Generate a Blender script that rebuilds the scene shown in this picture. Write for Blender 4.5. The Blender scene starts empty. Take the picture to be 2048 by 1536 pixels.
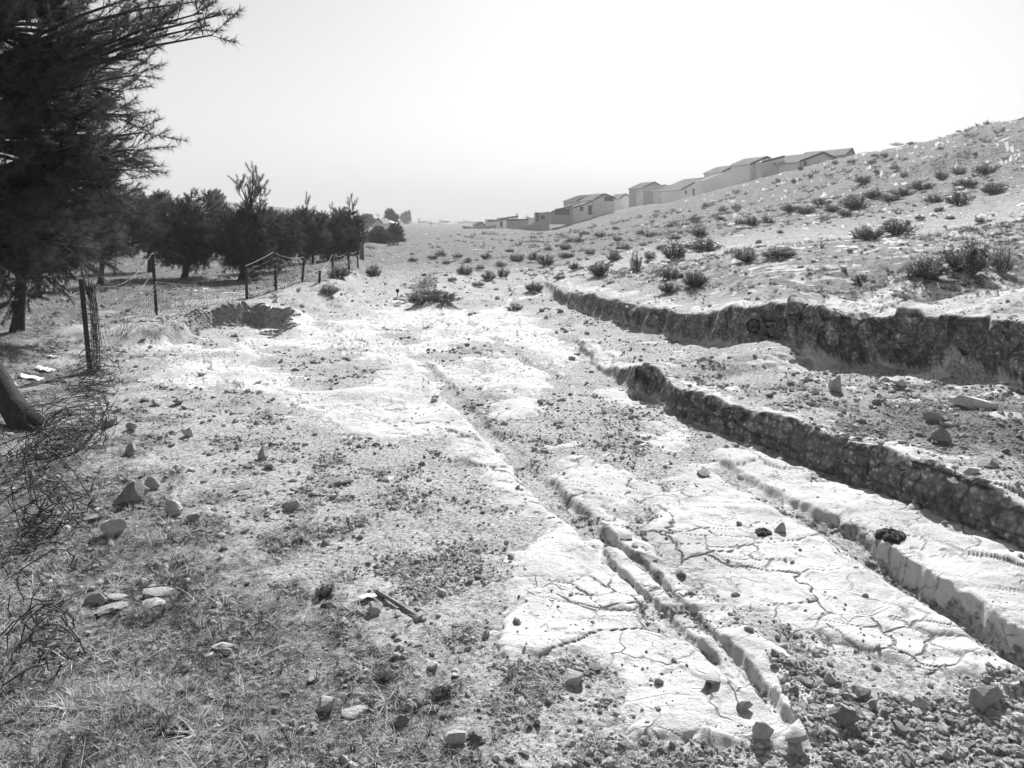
import bpy, math, random
import numpy as np
from mathutils import Vector, Matrix

# ------------------------------------------------------------------ camera, sky, sun, exposure
SC = bpy.context.scene
COL = SC.collection
F, CX, HY, CAMZ = 1607.0, 1024.0, 440.0, 2.0        # focal length (px of a 2048 frame), centre column, horizon row, eye height

cam = bpy.data.cameras.new('camera')
cam.sensor_width = 36.0
cam.lens = 36.0 * F / 2048.0
cam.shift_y = (HY - 768.0) / 2048.0
cam.clip_start, cam.clip_end = 0.05, 9000.0
cam_o = bpy.data.objects.new('camera', cam)
cam_o.location = (0, 0, CAMZ)
cam_o.rotation_euler = (math.radians(90), 0, 0)
COL.objects.link(cam_o)
SC.camera = cam_o

SUN_AZ, SUN_EL = math.radians(13.0), math.radians(38.0)   # azimuth to the right of straight ahead
world = bpy.data.worlds.new('World')
SC.world = world
world.use_nodes = True
wn = world.node_tree
wn.nodes.clear()
w_out = wn.nodes.new('ShaderNodeOutputWorld')
w_bg = wn.nodes.new('ShaderNodeBackground')
w_bw = wn.nodes.new('ShaderNodeRGBToBW')
w_sky = wn.nodes.new('ShaderNodeTexSky')
w_sky.sky_type = 'NISHITA'
w_sky.sun_disc = False
w_sky.sun_elevation = SUN_EL
w_sky.sun_rotation = SUN_AZ
w_sky.air_density = 2.0
w_sky.dust_density = 1.0
w_sky.ozone_density = 1.0
w_bg.inputs['Strength'].default_value = 0.05
wn.links.new(w_sky.outputs[0], w_bw.inputs[0])
wn.links.new(w_bw.outputs[0], w_bg.inputs['Color'])
wn.links.new(w_bg.outputs[0], w_out.inputs['Surface'])

sun = bpy.data.lights.new('sun', 'SUN')
sun.energy = 5.0
sun.angle = math.radians(0.53)
sun.color = (1.0, 1.0, 1.0)
sun_o = bpy.data.objects.new('sun', sun)
sdir = Vector((math.sin(SUN_AZ) * math.cos(SUN_EL), math.cos(SUN_AZ) * math.cos(SUN_EL), math.sin(SUN_EL)))
sun_o.rotation_euler = sdir.to_track_quat('Z', 'Y').to_euler()
sun_o.location = (20, 40, 60)
COL.objects.link(sun_o)

vs = SC.view_settings
vs.view_transform = 'Standard'
vs.look = 'None'
vs.gamma = 1.0
vs.use_curve_mapping = False
vs.exposure = 1.0
SC.cycles.volume_bounces = 0
SC.cycles.max_bounces = 4
SC.cycles.diffuse_bounces = 2
SC.cycles.transparent_max_bounces = 8
SC.cycles.use_adaptive_sampling = True
SC.cycles.adaptive_threshold = 0.03
SC.cycles.use_denoising = True
SC.cycles.denoiser = 'OPENIMAGEDENOISE'

rng = np.random.default_rng(7)
random.seed(7)

# ------------------------------------------------------------------ helpers
def tag(o, label=None, cat=None, group=None, kind=None):
    if label: o['label'] = label
    if cat: o['category'] = cat
    if group: o['group'] = group
    if kind: o['kind'] = kind
    return o

def empty(name, loc=(0, 0, 0), rz=0.0):
    o = bpy.data.objects.new(name, None)
    o.location = loc
    o.rotation_euler = (0, 0, rz)
    o.empty_display_size = 0.2
    COL.objects.link(o)
    return o

def mesh_np(name, verts, faces, smooth=False):
    """faces: (n,3) or (n,4) int array"""
    me = bpy.data.meshes.new(name)
    verts = np.ascontiguousarray(verts, dtype=np.float32)
    faces = np.ascontiguousarray(faces, dtype=np.int32)
    k = faces.shape[1]
    me.vertices.add(len(verts))
    me.vertices.foreach_set('co', verts.ravel())
    me.loops.add(faces.size)
    me.loops.foreach_set('vertex_index', faces.ravel())
    me.polygons.add(len(faces))
    me.polygons.foreach_set('loop_start', np.arange(0, faces.size, k, dtype=np.int32))
    me.polygons.foreach_set('loop_total', np.full(len(faces), k, dtype=np.int32))
    if smooth:
        me.polygons.foreach_set('use_smooth', np.ones(len(faces), dtype=bool))
    me.update(calc_edges=True)
    return me

def link(name, me, mat=None, parent=None, loc=None):
    o = bpy.data.objects.new(name, me)
    if mat is not None and len(me.materials) == 0:
        me.materials.append(mat)
    if parent is not None:
        o.parent = parent
    if loc is not None:
        o.location = loc
    COL.objects.link(o)
    return o

class MB:
    """collects polygons and links them as one mesh"""
    def __init__(s):
        s.v, s.f = [], []
    def add(s, vs_, fs_):
        n = len(s.v)
        s.v.extend([tuple(p) for p in vs_])
        s.f.extend([tuple(i + n for i in q) for q in fs_])
        return s
    def box(s, x0, x1, y0, y1, z0, z1):
        return s.add([(x0, y0, z0), (x1, y0, z0), (x1, y1, z0), (x0, y1, z0), (x0, y0, z1), (x1, y0, z1), (x1, y1, z1), (x0, y1, z1)],
                     [(0, 3, 2, 1), (4, 5, 6, 7), (0, 1, 5, 4), (1, 2, 6, 5), (2, 3, 7, 6), (3, 0, 4, 7)])
    def tube(s, pts, rad, n=5, cap=True):
        pts = [Vector(p) for p in pts]
        m = len(pts)
        if not hasattr(rad, '__len__'):
            rad = [rad] * m
        vs_, fs_ = [], []
        up = Vector((0.13, 0.21, 0.97))
        for i, p in enumerate(pts):
            t = (pts[min(i + 1, m - 1)] - pts[max(i - 1, 0)])
            t = t.normalized() if t.length > 1e-9 else Vector((0, 0, 1))
            a = t.cross(up)
            if a.length < 0.05:
                a = t.cross(Vector((1, 0, 0)))
            a.normalize()
            b = t.cross(a)
            for k in range(n):
                th = 2 * math.pi * k / n
                vs_.append(p + (a * math.cos(th) + b * math.sin(th)) * rad[i])
        for i in range(m - 1):
            for k in range(n):
                k2 = (k + 1) % n
                fs_.append((i * n + k, i * n + k2, (i + 1) * n + k2, (i + 1) * n + k))
        if cap:
            fs_.append(tuple(range(n - 1, -1, -1)))
            fs_.append(tuple((m - 1) * n + k for k in range(n)))
        return s.add(vs_, fs_)
    def mesh(s, name, smooth=False):
        me = bpy.data.meshes.new(name)
        me.from_pydata(s.v, [], s.f)
        if smooth:
            for p in me.polygons:
                p.use_smooth = True
        me.update()
        return me
    def build(s, name, mat, parent=None, loc=None, smooth=False):
        return link(name, s.mesh(name, smooth), mat, parent, loc)

# ---- noise
_perm = np.random.default_rng(11).permutation(256).astype(np.int32)
_perm = np.concatenate([_perm, _perm])
_ga = np.random.default_rng(12).random(256) * 2 * np.pi
_gx, _gy = np.cos(_ga).astype(np.float32), np.sin(_ga).astype(np.float32)
def perlin(x, y, seed=0):
    x = x + seed * 17.31; y = y + seed * 9.17
    xf = np.floor(x); yf = np.floor(y)
    fx = (x - xf).astype(np.float32); fy = (y - yf).astype(np.float32)
    xi = xf.astype(np.int32) & 255; yi = yf.astype(np.int32) & 255
    u = fx * fx * fx * (fx * (fx * 6 - 15) + 10); v = fy * fy * fy * (fy * (fy * 6 - 15) + 10)
    a = _perm[xi] + yi; b = _perm[(xi + 1) & 255] + yi
    def g(h, dx, dy):
        h = _perm[h & 255]
        return _gx[h] * dx + _gy[h] * dy
    n0 = g(a, fx, fy) * (1 - u) + g(b, fx - 1, fy) * u
    n1 = g(a + 1, fx, fy - 1) * (1 - u) + g(b + 1, fx - 1, fy - 1) * u
    return (n0 * (1 - v) + n1 * v) * 1.5
def fbm(x, y, octv=3, seed=0, gain=0.5):
    s = np.zeros(np.shape(x), np.float32); a = 1.0; f = 1.0
    for k in range(octv):
        s += a * perlin(x * f, y * f, seed + k * 3)
        a *= gain; f *= 2.03
    return s
def worley(x, y, seed=0, tilt=False):
    """F1, F2 and an id of the nearest cell"""
    xf = np.floor(x); yf = np.floor(y)
    f1 = np.full(np.shape(x), 9.0, np.float32); f2 = f1.copy(); cid = np.zeros(np.shape(x), np.float32)
    ox = np.zeros(np.shape(x), np.float32); oy = ox.copy(); cid3 = ox.copy()
    for i in (-1, 0, 1):
        for j in (-1, 0, 1):
            cx = xf + i; cy = yf + j
            h = _perm[(_perm[(cx.astype(np.int32) + seed * 7) & 255] + cy.astype(np.int32)) & 255]
            h2 = _perm[(h + 91) & 255]
            qx = (cx + 0.1 + 0.8 * h / 255.0 - x).astype(np.float32); qy = (cy + 0.1 + 0.8 * h2 / 255.0 - y).astype(np.float32)
            d = np.hypot(qx, qy)
            m = d < f1
            ox = np.where(m, qx, ox); oy = np.where(m, qy, oy); cid3 = np.where(m, _perm[(h2 + 37) & 255] / 255.0, cid3)
            f2 = np.where(m, f1, np.minimum(f2, d))
            cid = np.where(m, h2 / 255.0, cid)
            f1 = np.where(m, d, f1)
    if tilt:      # every cell a plane of its own tilt
        return f1, f2, cid, (ox * (cid - .5) + oy * (cid3 - .5)) * 2
    return f1, f2, cid
def sst(e0, e1, x):
    t = np.clip((x - e0) / (e1 - e0), 0, 1)
    return t * t * (3 - 2 * t)

# ---- picture measurements to places on the ground
def at(px, py, Y):
    return np.array([(px - CX) / F * Y, Y, CAMZ - (py - HY) / F * Y])
def plane(px, py, z=0.0):
    Y = (CAMZ - z) * F / (py - HY)
    return ((px - CX) / F * Y, Y)

def polyline_field(x, y, P, vals):
    """signed distance (positive on the left of the travel direction), value along the line and raw distance"""
    P = np.asarray(P, float)
    best = np.full(x.shape, 1e9, np.float32); sign = np.ones(x.shape, np.float32)
    out = np.zeros(x.shape + (len(vals),), np.float32)
    for i in range(len(P) - 1):
        ax, ay = P[i]; bx, by = P[i + 1]
        dx, dy = bx - ax, by - ay
        L2 = dx * dx + dy * dy
        t = np.clip(((x - ax) * dx + (y - ay) * dy) / L2, 0, 1)
        qx = x - (ax + t * dx); qy = y - (ay + t * dy)
        d = np.hypot(qx, qy)
        cr = dx * (y - ay) - dy * (x - ax)
        m = d < best - 1e-6
        best = np.where(m, d, best)
        sign = np.where(m, np.sign(cr), sign)
        for k, v in enumerate(vals):
            out[..., k] = np.where(m, v[i] * (1 - t) + v[i + 1] * t, out[..., k])
    return best * sign, [out[..., k] for k in range(len(vals))], best
def poly_sd(x, y, P):
    """signed distance to a polygon, positive inside"""
    P = np.asarray(P, float)
    best = np.full(x.shape, 1e9, np.float32); ins = np.zeros(x.shape, bool)
    n = len(P)
    for i in range(n):
        ax, ay = P[i]; bx, by = P[(i + 1) % n]
        dx, dy = bx - ax, by - ay
        L2 = dx * dx + dy * dy + 1e-12
        t = np.clip(((x - ax) * dx + (y - ay) * dy) / L2, 0, 1)
        best = np.minimum(best, np.hypot(x - ax - t * dx, y - ay - t * dy))
        if dy != 0:
            c = ((ay > y) != (by > y)) & (x < (y - ay) * dx / dy + ax)
            ins ^= c
    return np.where(ins, best, -best)
def poly_max(x, y, polys, margin=1.2):
    r = np.full(x.shape, -9.0, np.float32)
    for P in polys:
        P = np.asarray(P, float)
        m = (x > P[:, 0].min() - margin) & (x < P[:, 0].max() + margin) & (y > P[:, 1].min() - margin) & (y < P[:, 1].max() + margin)
        if m.any():
            r[m] = np.maximum(r[m], poly_sd(x[m], y[m], P))
    return r

# ------------------------------------------------------------------ terrain
# scarp near: travels from the far nose towards the viewer's right; the raised ledge lies on its left
def pz(l, z=0.0):
    return [plane(a, b, z) for a, b in l]
NEAR = pz([(1138, 690), (1165, 712), (1186, 738), (1196, 752), (1235, 778), (1268, 806), (1300, 812), (1322, 826), (1345, 846), (1400, 868), (1440, 888),
           (1505, 912), (1591, 946), (1655, 972), (1749, 1006), (1842, 1052), (1992, 1118), (2200, 1215), (2600, 1420)])
NEAR_H = [0.0, 0.10, 0.06, 0.05, 0.15, 0.30, 0.33, 0.25, 0.32, 0.35, 0.37, 0.39, 0.42, 0.43, 0.44, 0.44, 0.45, 0.45, 0.45]
NEAR_W = [0.08, 0.07, 0.06, 0.05, 0.07, 0.09, 0.09, 0.08, 0.10, 0.11, 0.12, 0.12, 0.12, 0.12, 0.12, 0.12, 0.12, 0.12, 0.12]
FAR = [plane(1085, 585, 0.12), plane(1122, 606, 0.18), plane(1180, 628, 0.22), plane(1245, 645, 0.26), plane(1300, 658, 0.30), plane(1360, 668, 0.33), plane(1420, 684, 0.35), plane(1480, 700, 0.37),
       plane(1560, 712, 0.38), plane(1640, 726, 0.40), plane(1720, 736, 0.40), plane(1790, 742, 0.40), plane(1850, 752, 0.40), plane(2005, 778, 0.40), plane(2250, 830, 0.40), plane(2700, 900, 0.40)]
FAR_H = [0.0, 0.24, 0.30, 0.32, 0.33, 0.35, 0.38, 0.45, 0.53, 0.50, 0.52, 0.55, 0.54, 0.53, 0.53, 0.53]
FAR_W = [0.1, 0.10, 0.10, 0.10, 0.10, 0.11, 0.12, 0.16, 0.14, 0.12, 0.13, 0.2, 0.24, 0.26, 0.3, 0.3]
def G(px, py, Y):
    p = at(px, py, Y)
    return tuple(p[:2])
# hillside ledges: pixel line, depth, height of the step
LEDGES = [([G(1985, 322, 62), G(1900, 330, 64), G(1830, 334, 66), G(1780, 345, 66)][::-1], [0.0, 1.2, 1.5, 0.8], 0.7),
          ([G(1990, 385, 36), G(1870, 395, 37), G(1760, 405, 38)][::-1], [0.0, 0.35, 0.2], 0.5),
          ([G(1960, 482, 18), G(1880, 490, 18.5), G(1800, 494, 19)][::-1], [0.0, 0.16, 0.1], 0.12),
          ([G(1700, 372, 75), G(1640, 385, 76), G(1600, 395, 77)][::-1], [0.0, 0.7, 0.3], 1.0),
          ([G(1500, 462, 34), G(1440, 470, 35), G(1390, 476, 36)][::-1], [0.0, 0.22, 0.1], 0.12),
          ([G(2000, 268, 84), G(1950, 276, 85), G(1900, 288, 86)][::-1], [0.5, 0.9, 0.2], 1.3),
          ([G(1110, 488, 62), G(1060, 496, 62), G(1015, 503, 62)][::-1], [0.0, 0.6, 0.2], 0.8)]
BANKS = [([G(560, 700, 12.2), G(640, 668, 14.6), G(700, 628, 17.3), G(740, 600, 20.0), G(752, 560, 27), G(745, 530, 36), G(750, 512, 45)], [0, .12, .22, .32, .4, .4, .1], 0.9),
         ([G(850, 545, 31), G(838, 566, 25.5), G(820, 592, 21.5), G(806, 612, 19.0), G(800, 628, 17.4)], [0, .28, .38, .28, 0], 0.8),   # left bank of the gully, ground rises on the left
         ]
GULLY = [G(735, 634, 17.6), G(768, 603, 20.5), G(778, 570, 27), G(775, 535, 40), G(790, 510, 62), G(835, 492, 95), G(850, 486, 110)]
GULLY_D = [0.0, 0.30, 0.6, 0.9, 1.1, 0.9, 0.3]
GULLY_W = [0.7, 0.8, 1.0, 1.5, 2.2, 3.0, 3.5]
PIT = [G(352, 700, 12.4), G(352, 668, 13.3), G(420, 632, 14.3), G(500, 622, 14.6), G(572, 628, 14.4), G(590, 652, 14.0), G(560, 700, 12.6), G(500, 745, 10.9), G(400, 745, 10.9)]
RUT_R = pz([(1405, 915), (1440, 948), (1500, 985), (1560, 1022), (1640, 1064), (1720, 1108), (1800, 1160), (1880, 1212), (1980, 1282), (2150, 1400)])
RUT_R_D = [0.0, 0.03, 0.045, 0.055, 0.075, 0.105, 0.125, 0.14, 0.15, 0.15]
RUT_A = pz([(1190, 1128), (1215, 1160), (1270, 1215), (1330, 1275), (1390, 1335), (1425, 1372)])
RUT_B = pz([(1210, 1098), (1262, 1146), (1320, 1205), (1380, 1262), (1435, 1325), (1500, 1400), (1580, 1500)])
RUT_C = pz([(985, 690), (1010, 708), (1050, 735), (1085, 755), (1115, 775)])
RUT_D = pz([(842, 745), (900, 808), (985, 895), (1060, 975), (1135, 1058), (1205, 1122)])

ROCKS = [pz(l) for l in [
    [(300, 765), (370, 730), (480, 700), (505, 705), (500, 730), (545, 765), (590, 800), (560, 812), (480, 792), (400, 784), (320, 778)],
    [(270, 708), (330, 700), (420, 712), (500, 694), (520, 706), (430, 722), (330, 716)],
    [(505, 692), (540, 660), (580, 645), (610, 650), (640, 682), (690, 702), (640, 714), (560, 704)],
    [(632, 692), (650, 655), (720, 648), (770, 692), (740, 702), (690, 707)],
    [(740, 652), (800, 618), (835, 606), (880, 615), (892, 640), (860, 657), (800, 666), (755, 662)],
    [(888, 640), (925, 632), (948, 690), (930, 706), (850, 714), (800, 717), (845, 692), (880, 672)],
    [(735, 712), (800, 700), (835, 745), (900, 818), (978, 900), (1052, 985), (1122, 1060), (1208, 1146), (1300, 1240), (1420, 1370), (1560, 1536),
     (1250, 1536), (1240, 1400), (1215, 1355), (1010, 1350), (1005, 1205), (1050, 1130), (1080, 1090), (1000, 1000), (950, 950), (890, 905), (780, 900), (640, 868), (585, 815), (640, 800), (745, 790), (785, 755), (745, 735)],
    [(830, 762), (865, 750), (950, 750), (958, 790), (900, 796), (850, 776)],
    [(945, 645), (1010, 620), (1070, 660), (1145, 730), (1140, 748), (1100, 742), (1030, 702), (970, 692)],
    [(968, 762), (1000, 725), (1060, 737), (1112, 768), (1062, 778), (1122, 792), (1060, 802), (980, 792)],
    [(1000, 812), (1060, 803), (1064, 850), (1002, 852)],
    [(1118, 940), (1150, 930), (1230, 962), (1302, 1002), (1300, 1030), (1240, 1046), (1150, 1000)],
    [(1070, 992), (1102, 965), (1162, 1010), (1232, 1082), (1215, 1106), (1160, 1082), (1100, 1030)],
    [(1305, 872), (1340, 858), (1402, 918), (1345, 922)],
    [(1205, 798), (1245, 795), (1255, 820), (1225, 826)],
    [(1362, 965), (1422, 950), (1500, 1030), (1570, 1068), (1660, 1120), (1800, 1205), (1960, 1300), (2200, 1460), (2100, 1480), (1960, 1385), (1840, 1395), (1700, 1330), (1560, 1296),
     (1480, 1262), (1400, 1212), (1350, 1172), (1312, 1102), (1330, 1040)],
    [(1208, 1146), (1285, 1118), (1345, 1172), (1482, 1290), (1560, 1350), (1720, 1536), (1540, 1536), (1420, 1370), (1300, 1240)],
    [(1180, 1110), (1240, 1104), (1310, 1160), (1450, 1310), (1500, 1390), (1420, 1380), (1300, 1245)],
    [(1428, 930), (1460, 922), (1520, 942), (1700, 1000), (2005, 1112), (2300, 1230), (2300, 1420), (1990, 1272), (1870, 1196), (1720, 1100), (1620, 1050), (1540, 1010)],
]]
GRASS_AND_SHADE = [pz(l) for l in [
    [(-900, 600), (-200, 585), (30, 590), (120, 690), (170, 800), (210, 900), (300, 990), (420, 1090), (560, 1180), (700, 1290), (860, 1400), (960, 1536), (960, 1900), (-900, 1900)],
]] + [[plane(a, b, 0.25) for a, b in [(-900, 690), (30, 668), (200, 645), (320, 622), (480, 597), (560, 580), (720, 538), (740, 505), (-900, 500)]]] + [[plane(a, b, 0.4) for a, b in l] for l in [  # patch under the pines: grassy litter, with tree shade put into its colour
    [(1640, 812), (1800, 800), (2048, 812), (2300, 850), (2300, 960), (2048, 915), (1820, 870)],
]]

# --- base surface: thin plate through measured points
CTRL = []
def C(px, py, Y):
    CTRL.append(tuple(at(px, py, Y)))
def CZ(u, Y, z):
    CTRL.append((u * Y, Y, z))
for Y in (1.2, 2.2, 3.4, 5.0):
    for u, z in ((-1.0, 0.08), (-0.55, 0.03), (-0.2, 0.0), (0.15, -0.01), (0.42, -0.05)):
        CZ(u, Y, z)
for u, Y, z in ((0.62, 3.4, -0.09), (0.9, 2.2, -0.05), (0.9, 1.2, 0.0), (-1.0, 8, 0.15), (-0.62, 7.5, 0.06), (-0.45, 7.5, 0.03), (-0.25, 7.5, 0.0), (0.0, 7.5, 0.0), (0.2, 7.5, 0.0), (0.33, 6.2, -0.04), (0.42, 5.0, -0.07),
                (-0.25, 11, 0.02), (-0.1, 11, 0.04), (0.05, 11, 0.03), (-0.38, 11, 0.04), (-0.12, 15, 0.06), (0.0, 15, 0.06), (-0.18, 14.5, 0.0), (-0.1, 18, 0.12), (0.03, 18, 0.14),
                (0.17, 9.2, 0.34), (0.3, 7.5, 0.35), (0.45, 6.3, 0.36), (0.62, 5.4, 0.36), (0.25, 10, 0.36), (0.38, 8.6, 0.40), (0.52, 7.4, 0.40), (0.13, 12.5, 0.22), (0.75, 6.6, 0.40), (0.95, 6.0, 0.4)):
    CZ(u, Y, z)
for a in ((2005, 245, 88), (2300, 190, 80), (1850, 285, 100), (1720, 308, 118), (1640, 328, 124), (1540, 350, 128), (1460, 374, 146), (1390, 400, 172), (1300, 409, 190), (1190, 433, 168), (1075, 470, 150),
          (2005, 330, 52), (2300, 300, 45), (1900, 345, 62), (1800, 330, 78), (1700, 350, 85), (1800, 380, 50), (1950, 400, 30), (2200, 395, 24), (1700, 400, 52), (1800, 450, 26), (1950, 470, 18), (2100, 500, 13),
          (1600, 400, 80), (1600, 445, 32), (1500, 420, 62), (1500, 470, 28), (1400, 430, 90), (1400, 470, 36), (1300, 440, 90), (1300, 490, 32), (1200, 450, 110), (1200, 500, 38), (1100, 490, 70), (1100, 530, 32),
          (1000, 540, 33), (1000, 500, 70), (950, 570, 25), (1000, 590, 21), (1080, 570, 21), (1150, 560, 20), (1250, 565, 16), (1300, 550, 17), (1400, 560, 14), (1500, 555, 12.5), (1600, 540, 12.5), (1700, 530, 12.2), (1850, 545, 10.6),
          (1950, 562, 9.4), (2005, 592, 8.7), (1995, 575, 9.3), (2100, 590, 8.4), (2060, 560, 9.8), (2150, 575, 8.8), (1700, 590, 9.8), (1560, 598, 10.6), (1400, 606, 12.0),
          (880, 560, 27), (900, 530, 37), (900, 490, 72), (850, 486, 110), (800, 500, 72), (780, 530, 42), (775, 565, 27), (780, 600, 20.5), (740, 628, 17.8), (690, 655, 15.0),
          (700, 600, 19), (705, 560, 26), (720, 530, 35), (740, 505, 50), (660, 560, 25), (620, 600, 18.5), (600, 570, 23), (550, 582, 20.5), (492, 598, 18.2), (430, 608, 16.6), (312, 630, 15.2), (240, 660, 13.2), (180, 744, 10.2), (280, 700, 11.9),
          (60, 650, 13.4), (-150, 640, 13), (60, 570, 22), (200, 555, 24), (-200, 560, 22), (370, 556, 24), (480, 562, 24), (620, 533, 35), (300, 530, 34), (100, 520, 40), (-200, 500, 40), (500, 520, 40), (640, 505, 52),
          (250, 392, 170), (-150, 375, 150), (420, 404, 190), (560, 416, 230), (640, 425, 260), (250, 470, 80), (-150, 470, 70), (500, 470, 90), (650, 475, 95),
          (760, 468, 165), (850, 474, 190), (950, 466, 190), (1020, 460, 185), (780, 461, 300), (900, 461, 300), (1050, 450, 260), (1150, 445, 260), (1300, 425, 260), (1500, 392, 200), (1650, 370, 170), (1800, 340, 140), (2005, 310, 120), (2300, 260, 110),
          (-300, 446, 1200), (250, 446, 1200), (700, 445, 1200), (1024, 445, 1200), (1400, 446, 1200), (2000, 446, 1200), (2500, 446, 1200), (250, 443, 3500), (1024, 443, 3500), (2000, 443, 3500),
          (600, 450, 420), (900, 453, 500), (1300, 445, 500), (1700, 440, 400), (2200, 420, 300), (100, 420, 400)):
    C(*a)
CTRL = np.array(CTRL)

def steps(x, y, wobble=1.0):
    wob = fbm(x * 1.3, y * 1.3, 2, 40) * 0.04 + perlin(x * 5, y * 5, 44) * 0.014 + sst(0.08, 0.16, perlin(x * 2.6, y * 2.6, 45)) * 0.035
    wob = wob * wobble
    s = np.zeros(x.shape, np.float32)
    d, (h, w), ad = polyline_field(x, y, NEAR, (NEAR_H, NEAR_W))
    wb = wob * np.clip(y / 7, 0.5, 1.2)
    w = w * 2.3
    near_t = np.clip(((d + wb * 0.8) + w * 0.5) / w, 0, 1)
    s += h * np.where(near_t < 0.45, 0.26 * (near_t / 0.45) ** 1.6, 0.26 + 0.74 * sst(0.42, 0.86, near_t))
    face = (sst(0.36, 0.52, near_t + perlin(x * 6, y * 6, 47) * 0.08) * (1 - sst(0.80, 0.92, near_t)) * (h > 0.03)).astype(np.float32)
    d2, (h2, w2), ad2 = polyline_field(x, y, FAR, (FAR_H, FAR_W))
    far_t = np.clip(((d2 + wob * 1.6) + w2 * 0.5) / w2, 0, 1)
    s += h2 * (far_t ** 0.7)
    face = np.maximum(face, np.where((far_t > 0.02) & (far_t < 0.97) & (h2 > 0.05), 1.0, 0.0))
    return s, face, (d, h, near_t), (d2, h2, far_t)

_TP = np.stack([CTRL[:, 0] / CTRL[:, 1] * 2.4, np.log(CTRL[:, 1])], 1)
_st = steps(CTRL[:, 0].astype(np.float32), CTRL[:, 1].astype(np.float32))[0]
def _tps_fit(P, v, lam):
    n = len(P)
    r2 = ((P[:, None] - P[None]) ** 2).sum(-1)
    K = 0.5 * r2 * np.log(r2 + 1e-12)
    A = np.zeros((n + 3, n + 3))
    A[:n, :n] = K + np.eye(n) * lam
    A[:n, n:] = np.column_stack([np.ones(n), P]); A[n:, :n] = A[:n, n:].T
    return np.linalg.solve(A, np.concatenate([v, np.zeros(3)]))
# fit the elevation angle-like quantity so that near and far points weigh alike
_CS = _tps_fit(_TP, (CTRL[:, 2] - _st - 0.0) / (CTRL[:, 1] + 6.0), 2e-4)
def base_z(x, y):
    yy = np.maximum(y, 1.0)
    a = (x / yy * 2.4).astype(np.float32); b = np.log(yy).astype(np.float32)
    a = np.clip(a, -3.2, 3.2)
    s = (_CS[-3] + _CS[-2] * a + _CS[-1] * b).astype(np.float32)
    for k in range(len(_TP)):
        r2 = (a - np.float32(_TP[k, 0])) ** 2 + (b - np.float32(_TP[k, 1])) ** 2
        s += np.float32(0.5 * _CS[k]) * r2 * np.log(r2 + np.float32(1e-12))
    return s * (yy + 6.0)

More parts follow.
